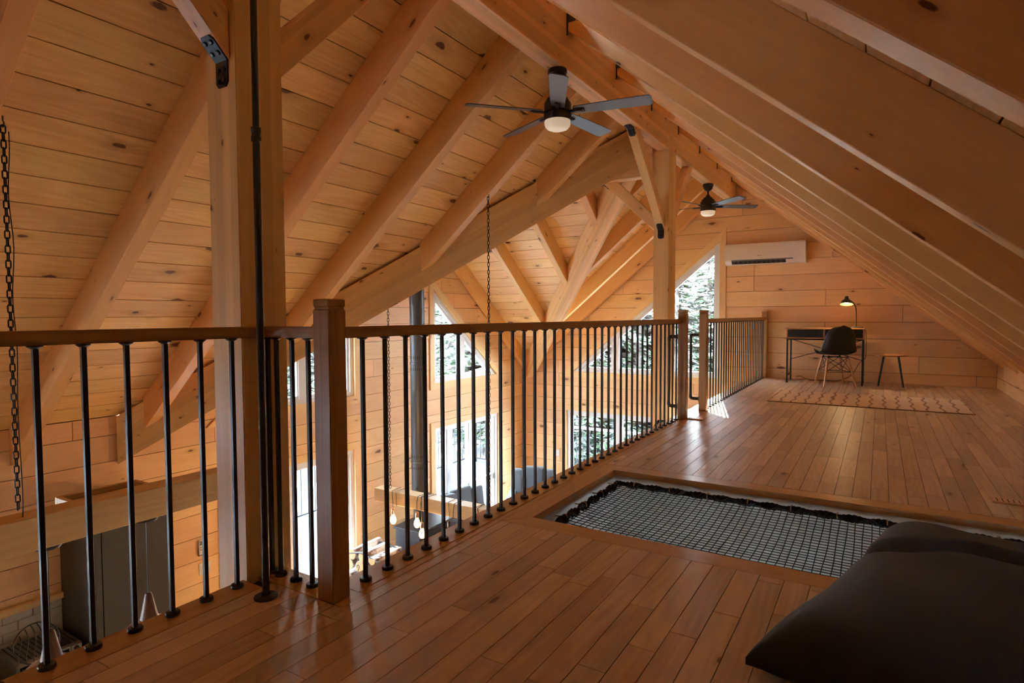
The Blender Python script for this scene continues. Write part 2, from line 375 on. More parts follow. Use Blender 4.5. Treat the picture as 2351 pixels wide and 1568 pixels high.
# white lining of the opening
mb = MB()
mb.box(NX0 - .02, NX0, NY0 - .02, NY1 + .02, -.345, -.033); mb.box(NX1, NX1 + .02, NY0 - .02, NY1 + .02, -.345, -.033)
mb.box(NX0, NX1, NY0 - .02, NY0, -.345, -.033); mb.box(NX0, NX1, NY1, NY1 + .02, -.345, -.033)
tag(mb.build('trim_1', DRY), 'white lining inside the net opening', 'trim', kind='structure')
PW = 0.0825
regF = [[(YS, -1.478), (YW, -1.478), (YW, XK), (YS, XK)], [(YS, -1.830), (1.328, -1.830), (1.328, -1.478), (YS, -1.478)]]
nh = [(NY0 - NB - .003, NX0 - .12), (NY1 + NB + .003, NX0 - .12), (NY1 + NB + .003, NX1 + .103), (NY0 - NB - .003, NX1 + .103)]
def floor_keep(c):
    d = (c - CAM); 
    if d.dot(fw) < 0.9 or c.y < 0.45: return 1e9
    w = d.dot(fw); px = 1175 + 1367 * d.dot(rr) / w; py = 784 - 1367 * d.dot(uu) / w
    if px < -150 or px > 2500 or py > 1720: return 1e9
    if px > 1800 and c.y < 2.6: return 1e9
    return w
tile(loft, 'floor_board', (0, 0, -FT), (0, 1, 0), (1, 0, 0), (0, 0, 1), regF, [nh, [(1.285, -1.9), (1.6, -1.9), (1.6, -1.915), (1.285, -1.915)]], -1.4283 - 5 * PW, XK, PW, (0.35, 1.15), 0.0022, FT, FLOORW, u0=YS, u1=YW, maxparts=299, keep=floor_keep)

# ---- room below the loft (seen through the net): white walls
tag(MB().box(-1.499, XK, NY1 + .021, NY1 + .12, ZF, -.341).build('wall_lower_back', DRY), 'white drywall wall of the room below the net', 'wall', kind='structure')
tag(MB().box(-1.60, -1.50, YS, NY1 + .12, ZF, -.341).build('wall_lower_left', DRY), 'white drywall partition below the loft edge', 'wall', kind='structure')

# ---- roof decks
def deck(name, O, U, Vd, N, regs, holes, b1, u0, u1, joints, label):
    mb = MB(); pcs = list(regs)
    for h in holes: pcs = subtract(pcs, h)
    O = V3(O); U = V3(U); Vd = V3(Vd).normalized(); N = V3(N).normalized()
    for p in pcs: mb.prism(p, lambda a, b: O + U * a + Vd * b - N * .001, -N * 0.10)
    par = mb.build(name, GAPM); tag(par, label, 'ceiling', kind='structure')
    tile(par, 'ceiling_board', O, U, Vd, N, regs, holes, 0, b1, 0.1953, (1.7, 2.8), 0.006, 0.014, PINE, joints=joints, u0=u0, u1=u1)
    return par
nL = math.sqrt(1 + S * S); nC = math.sqrt(1 + KC * KC)
lenL = (XR - XA) * nL; lenR = (XK + .1 - XR) * nL; lenC = H2 * nC
triL = [(YN - .3, -0.3 * nL), (YF + .3, -.3 * nL), (YC, (vx - XA) * nL)]
deck('ceiling', (XA, 0, EAVE + .018), (0, 1, 0), (1, 0, S), (S, 0, -1), [[(YS, 0), (YW, 0), (YW, lenL), (YS, lenL)]], [triL], lenL, YS, YW, [y + .047 for y in (-1.75, -.85, .07, .99, 1.868, 2.78, 3.645, 4.56, 5.42, 7.08, 7.98, 8.88)], 'knotty pine ceiling boards of the left roof slope')
deck('ceiling.001', (XR, 0, 3.31 + .018), (0, 1, 0), (1, 0, -S), (-S, 0, -1), [[(YS, 0), (YW, 0), (YW, lenR), (YS, lenR)]], [], lenR, YS, YW, [y + .047 for y in (-1.70, -.78, .14, 1.055, 1.99, 2.93, 3.87, 4.79, 5.70, 6.60, 7.50, 8.42)], 'knotty pine ceiling boards of the right roof slope')
deck('ceiling.002', (0, YF, EAVE + .018), (1, 0, 0), (0, -1, KC), (0, -KC, -1), [clip([(XA, 0), (XA + H2 / 1.03, lenC), (XA, lenC)], 0, -1, -(YF - YW) * nC)], [], lenC, XA, XR, [-4.82, -3.967, -3.12], 'sunlit pine ceiling boards of the cross gable')
deck('ceiling.003', (0, YN, EAVE + .018), (1, 0, 0), (0, 1, KC), (0, KC, -1), [[(XA, 0), (XA + H2 / 1.03, lenC), (XA, lenC)]], [], lenC, XA, XR, [-4.82, -3.967, -3.12], 'pine ceiling boards on the near side of the cross gable')

leak_seal = MB().box(XA - .5, XA - TH - .001, YS - .2, YN, EAVE - .10, EAVE + .22).box(XA - .4, XK + .4, YW + TH + .165, YW + .5, ZF + 5.5, ZF + 6.2)  # unseen filler boxes that keep daylight from leaking in at eave and gable
tag(leak_seal.build('trim_2', GAPM), 'added boxes outside the left eave and back gable, stopping light leaks', 'trim', kind='structure')
tag(MB().box(XA - .2, XA - .005, YW - .005, YW + .2, ZF, .6).box(XK + .005, XK + .25, YW - .01, YW + .2, ZF, .9).build('trim_3', GAPM), 'added boxes outside the back corners, stopping light leaks', 'trim', kind='structure')  # unseen blocks added at the back corners against leaking daylight
# ---- timber frame
def timber(name, P, Q, wdir, width, depth, mat=RAFT, label=None, cat='beam', group=None, parent=None, top=0.0, cutP=None, cutQ=None, mb=None):
    """vertical-sided timber whose top centre line is P-Q, 'depth' measured vertically; plumb cut ends"""
    P = V3(P); Q = V3(Q); w = V3(wdir).normalized() * width / 2; dz = V3((0, 0, -depth))
    ddP = V3(cutP) if cutP else V3(); ddQ = V3(cutQ) if cutQ else V3()
    vs = [P - w, P + w, P + w + dz + ddP, P - w + dz + ddP, Q - w, Q + w, Q + w + dz + ddQ, Q - w + dz + ddQ]
    fs = [(0, 1, 2, 3), (7, 6, 5, 4), (0, 4, 5, 1), (1, 5, 6, 2), (2, 6, 7, 3), (3, 7, 4, 0)]
    if (Q - P).cross(w).z < 0: fs = [tuple(reversed(f)) for f in fs]
    c = (P + Q) / 2
    o = mesh_obj(name, vs, fs, mat, parent, fr=frame(c, Q - P, V3(wdir)))
    bm = bmesh.new(); bm.from_mesh(o.data); bmesh.ops.recalc_face_normals(bm, faces=bm.faces); bmesh.ops.bevel(bm, geom=bm.edges[:], offset=0.003, segments=1, affect='EDGES'); bm.to_mesh(o.data); bm.free()
    if parent is None: tag(o, label, cat, group, 'structure')
    return o
RW, RD, RDR = 0.095, 0.285, 0.285
ORD = ['first', 'second', 'third', 'fourth', 'fifth', 'sixth', 'seventh', 'eighth', 'ninth', 'tenth', 'eleventh', 'twelfth']
yl = [-1.75, -.85, .07, .99, 1.868, 2.78, 3.645, 4.56, 5.42, 7.08, 7.98, 8.88, 9.62]
lab = {.99: 'pale rafter crossing the upper left corner of the view', 1.868: 'rafter of the left slope passing just behind the near post', 2.78: 'rafter of the left slope rising right of the near post, foot on the valley beam', 3.645: 'rafter of the left slope rising behind the newel post with cap',
  4.56: 'rafter of the left slope behind the nearer ceiling fan, meeting the valley beam above the stove pipe', 5.42: 'short rafter of the left slope just before the far post, on the valley beam',
  7.08: 'first short rafter beyond the far valley beam', 7.98: 'second rafter beyond the far valley beam', 8.88: 'third rafter beyond the far valley beam, deep gap behind it', 9.62: 'last left slope rafter, tight against the gable wall'}
for y in yl:
    yc = y + RW / 2
    x0 = XA
    if YN < yc < YC: x0 = XA + (yc - YN) / 1.03
    elif YC < yc < YF: x0 = XA + (YF - yc) / 1.03
    x0 += 0.03 if x0 > XA else 0
    x1 = -2.057
    o = timber('rafter', (x0, yc, deckL(x0)), (x1, yc, deckL(x1)), (0, 1, 0), RW, RD, label=lab.get(y, 'rafter of the left slope near the front gable, out of view'), cat='rafter', group='rafters of the left roof slope')
yr = [-1.70, -.78, .14, 1.055, 1.99, 2.93, 3.87, 4.79, 5.70, 6.60, 7.50, 8.42, 9.34, 9.655]
k = 0
for y in yr:
    yc = y + RW / 2; x1 = XK + .08
    if y > 1: l = 'right slope rafter, %s from the upper right corner' % ORD[k]; k += 1
    else: l = 'right slope rafter above the camera, out of view'
    timber('rafter', (-1.922, yc, deckR(-1.922)), (x1, yc, deckR(x1)), (0, 1, 0), RW, RDR, label=l, cat='rafter', group='rafters of the right roof slope')
# rafters of the cross gable
xs = [-5.79, -4.866, -4.014, -3.166]
nm = ['against the window wall', 'behind the long chain', 'right of the long chain', 'short one nearest the far post']
for i, x in enumerate(xs):
    xc = x + RW / 2; yv = YF - 1.03 * (xc - XA); yv2 = YN + 1.03 * (xc - XA)
    y1 = min(yv - .03, YW)
    timber('rafter', (xc, y1, crossz(y1)), (xc, YC + .067, crossz(YC + .067)), (1, 0, 0), RW, RD, label='cross gable rafter %s' % nm[i], cat='rafter', group='rafters of the cross gable, far side')
    timber('rafter', (xc, yv2 + .03, crossz(yv2 + .03)), (xc, YC - .067, crossz(YC - .067)), (1, 0, 0), RW, RD, label='cross gable rafter on the near side, hidden behind the near valley beam, %s' % nm[i], cat='rafter', group='rafters of the cross gable, near side')
# valley beams
vd = V3((1, 1.03, 0)).normalized(); wv = V3((1.03, -1, 0)).normalized()
p0 = V3((XA, YN, EAVE)); p1 = V3((-2.20, YN + 1.03 * (-2.20 - XA), deckL(-2.20)))
near_valley = timber('valley_beam', p0, p1, wv, .13, .43, BEAM, 'long near valley beam running from the left wall up to the far post', 'beam')
p0 = V3((XA + .06, YF - 1.03 * .06, EAVE + S * .06)); p1 = V3((-2.20, YF - 1.03 * (-2.20 - XA), deckL(-2.20)))
timber('valley_beam', p0, p1, V3((1.03, 1, 0)), .15, .43, BEAM, 'far valley beam with brightly lit underside dropping into the wall corner', 'beam')
# ridge beams
timber('ridge_beam', (XR, YS, 3.19), (XR, 6.285, 3.19), (1, 0, 0), .134, .49, BEAM, 'nearer half of the main ridge beam carrying the big fan', 'beam')
timber('ridge_beam', (XR, 6.29, 3.19), (XR, 9.72, 3.19), (1, 0, 0), .134, .49, BEAM, 'farther half of the main ridge beam carrying the small fan', 'beam')
timber('ridge_beam', (XA, YC, 2.935), (-2.09, YC, 2.935), (0, 1, 0), .134, .495, BEAM, 'cross gable ridge beam running left from the far post', 'beam')
# posts
def post(name, x0, x1, y0, y1, z0, z1, label, lean=0.0):
    c = V3(((x0 + x1) / 2, (y0 + y1) / 2, (z0 + z1) / 2))
    o = MB().cbox(x0, x1, y0, y1, z0, z1, .004).build(name, BEAM, fr=frame(c, (0, 0, 1), (0, 1, 0))); tag(o, label, 'post', kind='structure'); return o
post('timber_post', -2.090, -1.916, 1.286, 1.475, ZF, 2.70, 'massive near timber post beside the black steel pole')
post('timber_post', -2.092, -1.924, 6.285, 6.53, ZF, 2.70, 'far timber post carrying the ridge beam joint')
mbn = MB().box(-1.985, -1.924, 6.285, 6.53, 2.70, 2.79)
# knee braces with steel brackets
def bracket(corner, d1, d2, wdir, parent=None, L=.09, wd=.066):
    """bent plate: legs along d1 and d2 from corner, width along wdir"""
    c = V3(corner); w = V3(wdir).normalized() * wd / 2; mb = MB(); BL = []
    d1 = V3(d1).normalized(); d2 = V3(d2).normalized()
    for d, o in ((d1, d2), (d2, d1)):
        n = (o - d * o.dot(d)).normalized() * .006
        for q in [[c - w, c + w, c + w * 1 + d * (L - .015), c + w * .65 + d * L, c - w * .65 + d * L, c - w + d * (L - .015)]]:
            A = [p for p in q]; B = [p + n for p in q]; kk = len(A)
            mb.add(A + B, [tuple(range(kk)), tuple(range(2 * kk - 1, kk - 1, -1))] + [(i, i + kk, (i + 1) % kk + kk, (i + 1) % kk) for i in range(kk)])
        for t in (.35, .75):
            for sg in (-.5, .5):
                p = c + d * L * t + w * sg + n
                BL.append(frame(p, w, n))
    o = mb.build('steel_bracket', BRACK, parent); bm = bmesh.new(); bm.from_mesh(o.data); bmesh.ops.recalc_face_normals(bm, faces=bm.faces); bm.to_mesh(o.data); bm.free()
    for mt in BL: MB().lathe([(.0085, 0), (.0085, .004), (.005, .006)], 8, mt).build('bolt_head', BLACK, o)
    return o
def brace(A, B, wdir, label, br=True, w=.088, d=.115, br_dirs=None, ex=None):
    """A low end on post, B high end under beam; line = underside edge"""
    A = V3(A); B = V3(B); t = (B - A).normalized(); wv_ = V3(wdir).normalized(); n = wv_.cross(t)
    if n.z < 0: n = -n
    hor = V3((t.x, t.y, 0)).normalized(); up = V3((0, 0, 1))
    # underside A->B ; upper side cut vertical at A and horizontal at B
    dv = d / math.sqrt(1 - t.z * t.z)          # vertical thickness
    dh = d / abs(t.z)
    A2 = A + up * dv; B2 = B - hor * dh
    vs = [A - wv_ * w / 2, B - wv_ * w / 2, B2 - wv_ * w / 2, A2 - wv_ * w / 2]; vs += [v + wv_ * w for v in vs]
    fs = [(0, 1, 2, 3), (7, 6, 5, 4), (0, 4, 5, 1), (1, 5, 6, 2), (2, 6, 7, 3), (3, 7, 4, 0)]
    o = mesh_obj('knee_brace', vs, fs, BEAM, fr=frame((A + B) / 2, t, wv_))
    bm = bmesh.new(); bm.from_mesh(o.data); bmesh.ops.recalc_face_normals(bm, faces=bm.faces); bmesh.ops.bevel(bm, geom=bm.edges[:], offset=.004, segments=1, affect='EDGES'); bm.to_mesh(o.data); bm.free()
    tag(o, label, 'brace')
    if br:
        bracket(A, (0, 0, -1), t, wv_, o)
        bracket(B, hor, -t, wv_, o)
    return o
brace((XR, 1.286, 1.85), (XR, .47, 2.698), (1, 0, 0), 'diagonal brace left of the near post, black bracket at its foot')
brace((XR, 1.475, 1.83), (XR, 2.30, 2.698), (1, 0, 0), 'diagonal brace rising right from the near post', br=False)
brace((XR - .02, 6.285, 1.86), (XR - .02, 5.36, 2.698), (1, 0, 0), 'pale diagonal brace from far post to ridge beam with two black brackets')
brace((XR, 6.53, 1.92), (XR, 7.27, 2.698), (1, 0, 0), 'diagonal brace on the far side of the far post', br=False)
brace((-2.092, 6.37, 1.86), (-2.69, 6.37, 2.438), (0, 1, 0), 'short diagonal brace from far post left to the cross ridge beam', br=False)
bracket((-2.69, 6.37, 2.438), (-1, 0, 0), (.7, 0, -.7), (0, 1, 0), parent=bpy.data.objects['knee_brace.004'])
# steel hanger plates where the right rafters meet the ridge beam
for i, y in enumerate(yr[3:13]):
    o = MB().box(-1.9225, -1.915, y - .012, y - .002, 2.93, 3.10).box(-1.922, -1.86, y - .004, y, 3.02, 3.13).build('rafter_hanger', BRACK)
    tag(o, 'black steel hanger where the %s right slope rafter meets the ridge beam' % ORD[i], 'bracket', 'steel rafter hangers along the ridge beam')
# bolts on the near valley beam
for i, (x, y) in enumerate([(-5.10, 3.39), (-4.02, 4.51), (-3.17, 5.38)]):
    for dz, w_ in ((.12, 'upper'), (.28, 'lower')):
        P_ = V3((x, y, deckL(x) - dz)) + wv * -.066
        o = MB().lathe([(.011, 0), (.011, .004)], 10, frame(P_, vd, -wv)).build('timber_bolt', BLACK)
        tag(o, '%s bolt in the near valley beam at the %s' % (w_, ('rafter foot right of the newel', 'rafter foot above the stove pipe', 'last rafter before the far post')[i]), 'bolt', 'bolts in the near valley beam')
# ------------------------------------------------------------------ glass, windows and doors
def glass_mat():
    m, nt, bs, N, L = newmat('window_glass'); nt.nodes.remove(bs); out = nt.nodes['Material Output']
    lw = N('ShaderNodeLayerWeight'); lw.inputs[0].default_value = .5; pw = N('ShaderNodeMath'); pw.operation = 'POWER'; pw.inputs[1].default_value = 5; L(lw.outputs['Facing'], pw.inputs[0]); fr = N('ShaderNodeMath'); fr.operation = 'MULTIPLY_ADD'; fr.inputs[1].default_value = .9; fr.inputs[2].default_value = .04; L(pw.outputs[0], fr.inputs[0]); tr = N('ShaderNodeBsdfTransparent'); gl = N('ShaderNodeBsdfGlossy'); gl.inputs['Roughness'].default_value = 0.02
    tr.inputs[0].default_value = (0.93, 0.96, 0.96, 1)
    mx = N('ShaderNodeMixShader'); L(fr.outputs[0], mx.inputs[0]); L(tr.outputs[0], mx.inputs[1]); L(gl.outputs[0], mx.inputs[2]); L(mx.outputs[0], out.inputs[0]); return m
GLASS = glass_mat()
def offset_poly(poly, d):
    """grow (d>0) a ccw convex polygon"""
    hp = edges_hp(poly); r = []; n = len(hp)
    hp = [(a / math.hypot(a, b), b / math.hypot(a, b), c / math.hypot(a, b) + d) for a, b, c in hp]
    for i in range(n):
        a1, b1, c1 = hp[i - 1]; a2, b2, c2 = hp[i]; D = a1 * b2 - a2 * b1
        r.append(((c1 * b2 - c2 * b1) / D, (a1 * c2 - a2 * c1) / D))
    return r
def ring(name, poly, dout, din, to3, n0, n1, mat, parent, each=None):
    """mitred frame members between offsets dout..din, extruded n0->n1 along normal; one object per side"""
    A = offset_poly(poly, dout); B = offset_poly(poly, din); k = len(A); res = []
    nvec = to3(0, 0, 1) - to3(0, 0, 0)
    for i in range(k):
        if each and not each(i): continue
        j = (i + 1) % k; q = [A[i], A[j], B[j], B[i]]
        mb = MB().prism(q, lambda a, b: to3(a, b, n1), nvec * (n0 - n1))
        p, q2 = to3(*A[i], n1), to3(*A[j], n1)
        res.append(mb.build(name, mat, parent, fr=frame((p + q2) / 2, q2 - p, nvec)))
    return res
def pane(poly, to3, n, parent, name='pane'):
    nvec = to3(0, 0, 1) - to3(0, 0, 0)
    return MB().prism(ccw(poly), lambda a, b: to3(a, b, n), nvec * -.004).build(name, GLASS, parent)
toA = lambda a, b, n: V3((XA + n, a, b)); toB = lambda a, b, n: V3((a, YW - n, b))
CASEW = .098
def window(num, poly, to3, label, mull=(), cat='window', case_skip=None, sash=.055, rails=()):
    poly = ccw(poly); c = to3(sum(p[0] for p in poly) / len(poly), min(p[1] for p in poly), 0)
    w = empty('window_%d' % num, c); tag(w, label, cat, kind='structure')
    ring('casing', poly, CASEW, .004, to3, 0.001, .022, CASE, w, case_skip)
    ring('frame', poly, 0, -sash, to3, -.12, -.01, WHITE, w)
    ring('sash', offset_poly(poly, -sash), 0, -.022, to3, -.085, -.035, WHITE, w)
    inner = offset_poly(poly, -sash - .018); nv = to3(0, 0, 1) - to3(0, 0, 0)
    cells = [inner]
    for a0, a1 in mull:
        bar = inter([(a0, -5), (a1, -5), (a1, 5), (a0, 5)], offset_poly(poly, -sash))
        MB().prism(ccw(bar), lambda a, b: to3(a, b, -.02), nv * -.09).build('mullion', WHITE, w)
        nxt = []
        for cc in cells: nxt += [q for q in (clip(cc, 1, 0, a0), clip(cc, -1, 0, -a1)) if len(q) > 2 and abs(area(q)) > 1e-3]
        cells = nxt
    for b0, b1 in rails:
        bar = inter([(-20, b0), (20, b0), (20, b1), (-20, b1)], offset_poly(poly, -sash))
        MB().prism(ccw(bar), lambda a, b: to3(a, b, -.03), nv * -.07).build('rail', WHITE, w)
    for q in cells:
        pane(q, to3, -.06, w)
        if mull: ring('sash', offset_poly(q, .01), 0, -.028, to3, -.08, -.03, WHITE, w)
    return w
bot = lambda i: True
window(1, winAR, toA, 'triangular window with white frame high on the left wall, right of the stove pipe', mull=((7.815, 7.93),))
window(2, winAL, toA, 'triangular window high on the left wall seen between near post and newel', mull=((4.63, 4.745),))
window(3, doorAR, toA, 'glazed patio unit with white frame on the left wall behind the armchairs', mull=((7.446, 7.589), (8.043, 8.231)), cat='window', rails=((-1.95, -1.86),))
window(4, doorAL, toA, 'tall glazed patio unit with white frame, seen low beside the newel post', mull=((4.33, 4.51),), cat='window')
window(5, winB, toB, 'large triangular window of the back gable wall beside the far post', mull=((-3.985, -3.865), (-3.16, -3.04)))
window(6, doorB, toB, 'wide low window of the back wall with snowy railing outside', mull=((-3.917, -3.809), (-3.05, -2.95)))
window(7, [(0.5, -2.0), (1.6, -2.0), (1.6, -1.1), (0.5, -1.1)], lambda a, b, n: V3((XK + TH + .02 - n, a, b)), 'added window lighting the room below the loft, out of view')  # added out of view to brighten the room under the net
window(8, fillW, toA, 'added kitchen window for low daylight in the left wall, out of view', mull=((-.95, -.85),))
# handle on the patio unit
h_ = MB().cbox(XA + .012, XA + .035, 7.50, 7.53, -1.72, -1.50, .004).tube([(XA + .035, 7.515, -1.70), (XA + .07, 7.515, -1.69), (XA + .07, 7.515, -1.53), (XA + .035, 7.515, -1.52)], .008).build('handle', WHITE, bpy.data.objects['window_3'])

# ------------------------------------------------------------------ railings
def make_baluster_mesh(ztop):
    a = MB().cbox(-.0066, .0066, -.0066, .0066, 0, ztop, .0008).build('baluster', BLACK, None)
    b = MB().lathe([(.0215, 0), (.0215, .010), (.0195, .0125), (.0105, .0130), (.0105, .0131), (.0104, .0132)], 18).build('base_collar', BLACK, None, smooth=True)
    c = MB().lathe([(.0095, 0), (.012, .002), (.0185, .006), (.0185, .009)], 14).build('top_collar', BLACK, None, smooth=True)
    return a, b, c
BZ = .876
pa, pb, pc = make_baluster_mesh(BZ)
protos = [pa, pb, pc]
def add_baluster(x, y, par, first=[True]):
    m = Matrix.Translation((x, y, 0.0005))
    if par not in USED: pass
    a = bpy.data.objects.new('baluster', pa.data); COL.objects.link(a); place(a, m, par)
    b = bpy.data.objects.new('base_collar', pb.data); COL.objects.link(b); place(b, m, a)
    c = bpy.data.objects.new('top_collar', pc.data); COL.objects.link(c); place(c, m @ Matrix.Translation((0, 0, BZ - .0095)), a)
USED = {}
def handrail(par, A, B, name='handrail', w=.060, z0=.877, z1=.916):
    A = V3(A); B = V3(B); c = (A + B) / 2; d = B - A; L = d.length; fr_ = frame((c.x, c.y, (z0 + z1) / 2), d, (0, 0, 1))
    bm = bmesh.new(); bmesh.ops.create_cube(bm, size=1)
    for v in bm.verts: v.co = V3((v.co.x * L, v.co.y * w, v.co.z * (z1 - z0)))
    bmesh.ops.bevel(bm, geom=[e for e in bm.edges if abs((e.verts[0].co - e.verts[1].co).x) > L * .5], offset=.005, segments=2, affect='EDGES')
    me = bpy.data.meshes.new(name); bm.to_mesh(me); bm.free(); me.materials.append(RAILW)
    o = bpy.data.objects.new(name, me); COL.objects.link(o); place(o, fr_, par); return o
def newel(par, x0, x1, y0, y1, top=1.01):
    cx, cy = (x0 + x1) / 2, (y0 + y1) / 2
    f = frame((cx, cy, .5), (0, 0, 1), (0, -1, 0))
    o = MB().cbox(x0, x1, y0, y1, 0.0008, top - .035, .003).build('newel_post', RAILW, par, fr=f)
    MB().cbox(x0 + .004, x1 - .004, y0 + .004, y1 - .004, top - .035, top - .026, .001).build('newel_neck', RAILW, o, fr=f)
    MB().cbox(x0, x1, y0, y1, top - .026, top, .004).build('newel_cap', RAILW, o, fr=frame((cx, cy, top), (1, 0, 0), (0, 0, 1)))
    return o
XB1, XB2, XB3 = -1.905, -1.56, -1.487
r1 = empty('stair_railing', (XB1, .5, 0)); tag(r1, 'near railing section ending in the capped newel, crossed by the black steel pole', 'railing')
handrail(r1, (XB1, -1.2, 0), (XB1, 1.412, 0)); handrail(r1, (XB1 + .032, 1.382, 0), (-1.592, 1.382, 0))
y = 1.238
while y > -1.1: add_baluster(XB1, y, r1); y -= .1125
add_baluster(XB1 + .0, 1.382, r1)
for x in (-1.857, -1.772, -1.686): add_baluster(x, 1.382, r1)
newel(r1, -1.593, -1.516, 1.326, 1.400, 1.008)
r2 = empty('stair_railing', (XB2, 3.4, 0)); tag(r2, 'long middle railing between the capped newel and the stair opening', 'railing')
handrail(r2, (XB2, 1.401, 0), (XB2, 5.40, 0))
for i in range(35): add_baluster(XB2, 1.514 + i * (5.346 - 1.514) / 34, r2)
newel(r2, -1.562, -1.487, 5.395, 5.470, 1.0)
r3 = empty('stair_railing', (XB3, 7.8, 0)); tag(r3, 'far railing section with closely seen balusters near the desk', 'railing')
newel(r3, -1.524, -1.450, 5.990, 6.064, 1.0); newel(r3, -1.524, -1.450, 9.660, 9.734, 1.0)
handrail(r3, (XB3, 6.065, 0), (XB3, 9.659, 0))
for i in range(28): add_baluster(XB3, 6.19 + i * .1245, r3)
for p in protos: bpy.data.objects.remove(p)
# grab bars on the newels of the stair opening
def grab(x, y, label, z0=.115, z1=.755, off=-.09):
    t = empty('grab_bar', (x, y, z0)); tag(t, label, 'grab bar')
    MB().tube([(x, y, z0 + .02), (x, y, z1 - .02)], .0135, 14).build('bar', BLACK, t, smooth=True)
    for z, sg in ((z0, 1), (z1, -1)):
        pts = [(x, y, z + sg * .035), (x, y, z + sg * .012), (x - off * .08, y, z + sg * .004), (x - off * .25, y, z), (x - off * .85, y, z)]
        MB().tube(pts, .0165, 14).build('elbow', BLACK, t, smooth=True)
        MB().lathe([(.026, 0), (.026, .008), (.018, .012)], 16, frame((x - off - .001 if off < 0 else x, y, z), (0, 1, 0), (-1, 0, 0))).build('mounting_flange', BLACK, t, smooth=True)
grab(-1.652, 5.43, 'black pipe grab bar on the nearer newel of the stair opening')
grab(-1.614, 6.03, 'black pipe grab bar on the farther newel of the stair opening')
t = empty('stair_handrail', (-1.70, 5.2, -.1)); tag(t, 'black pipe stair handrail starting just below the loft edge', 'handrail')
MB().tube([(-1.635, 5.33, -.02), (-1.70, 5.33, -.02), (-1.715, 5.33, -.02), (-1.72, 5.28, -.045), (-1.72, 4.75, -.27), (-1.72, 3.2, -1.2)], .0135, 12).build('pipe', BLACK, t, smooth=True)
MB().tube([(-1.625, 4.80, -.20), (-1.68, 4.80, -.20), (-1.72, 4.80, -.23)], .0135, 12).build('wall_elbow', BLACK, t, smooth=True)

# ------------------------------------------------------------------ black pole
t = empty('steel_pole', (-1.754, 1.245, 0)); tag(t, 'tall black steel pole with round floor flange in front of the near post', 'pole')
MB().tube([(-1.754, 1.245, .004), (-1.754, 1.245, 1.545)], .0118, 18).build('lower_tube', BLACK, t, smooth=True)
MB().tube([(-1.754, 1.245, 1.545), (-1.750, 1.245, 3.03)], .0106, 18).build('upper_tube', BLACK, t, smooth=True)
MB().lathe([(.012, -.024), (.0160, -.022), (.0160, -.008), (.0142, -.006), (.0142, .006), (.0160, .008), (.0160, .022), (.012, .024)], 20, Matrix.Translation((-1.754, 1.245, 1.548))).build('coupling', BLACK, t, smooth=True)
fl = MB().lathe([(.0395, 0), (.0395, .004), (.0375, .0055), (.019, .007), (.0155, .010), (.0145, .020), (.012, .021)], 28, Matrix.Translation((-1.754, 1.245, .001))).build('floor_flange', BLACK, t, smooth=True)
for k in range(4):
    a = math.radians(40 + 90 * k); MB().lathe([(.0035, 0), (.0035, .001), (.002, .0015)], 8, Matrix.Translation((-1.754 + .028 * math.cos(a), 1.245 + .028 * math.sin(a), .0062))).build('screw', BRACK, fl)

# ------------------------------------------------------------------ ceiling fans
BLADE = plain('fan_blade', srgb(92, 96, 100), 0.35, 0.35, var=.03)
BRONZE = plain('dark_bronze', srgb(48, 38, 32), 0.38, 0.4)
FROST = plain('frosted_glass', srgb(228, 224, 214), 0.3, var=.02, emit=srgb(255, 236, 205), es=0.03)
def fan(x, y, a0, label):
    t = empty('ceiling_fan', (x, y, 2.70)); tag(t, label, 'ceiling fan')
    T = lambda z: Matrix.Translation((x, y, z))
    MB().lathe([(.067, 2.699), (.069, 2.690), (.069, 2.668), (.060, 2.664), (.060, 2.650), (.052, 2.628), (.030, 2.612), (.017, 2.606)], 28, T(0)).build('canopy', BRONZE, t, smooth=True)
    MB().lathe([(.0115, 2.61), (.0115, 2.54)], 14, T(0)).build('downrod', BRONZE, t, smooth=True)
    MB().lathe([(.013, 2.562), (.022, 2.555), (.030, 2.535), (.052, 2.520), (.060, 2.512), (.062, 2.500), (.078, 2.494), (.084, 2.482), (.086, 2.470), (.096, 2.464), (.0985, 2.455), (.0985, 2.396)], 32, T(0)).build('motor_housing', BRONZE, t, smooth=True)
    MB().lathe([(.0985, 2.396), (.090, 2.394), (.090, 2.388), (.0995, 2.386), (.100, 2.345), (.097, 2.341), (.093, 2.340)], 32, T(0)).build('light_ring', BRONZE, t, smooth=True)
    MB().lathe([(.093, 2.340), (.0935, 2.322), (.088, 2.302), (.074, 2.286), (.050, 2.276), (.020, 2.272), (.001, 2.2715)], 32, T(0)).build('light_globe', FROST, t, smooth=True)
    for k in range(5):
        a = math.radians(a0 + 72 * k); m = T(2.404) @ Matrix.Rotation(a, 4, 'Z') @ Matrix.Rotation(math.radians(-12), 4, 'X')
        pts = [(.13, -.050), (.40, -.058), (.640, -.062), (.658, -.054), (.665, -.036), (.668, .030), (.660, .052), (.645, .060), (.40, .056), (.13, .048), (.118, .030), (.118, -.032)]
        bl = MB().prism(ccw(pts), lambda p, q: m @ V3((p, q, .003)), (m.to_3x3() @ V3((0, 0, -.006)))).build('blade', BLADE, t, fr=m)
        MB().cbox(.085, .20, -.020, .020, -.013, -.003, .004, m=m).cbox(.10, .185, -.013, .013, -.017, -.012, .003, m=m).build('blade_iron', BRONZE, bl)
fan(-1.99, 3.85, -62, 'nearer large five blade ceiling fan hanging under the ridge beam')
fan(-1.99, 8.22, 34, 'farther small looking five blade ceiling fan near the gable wall')

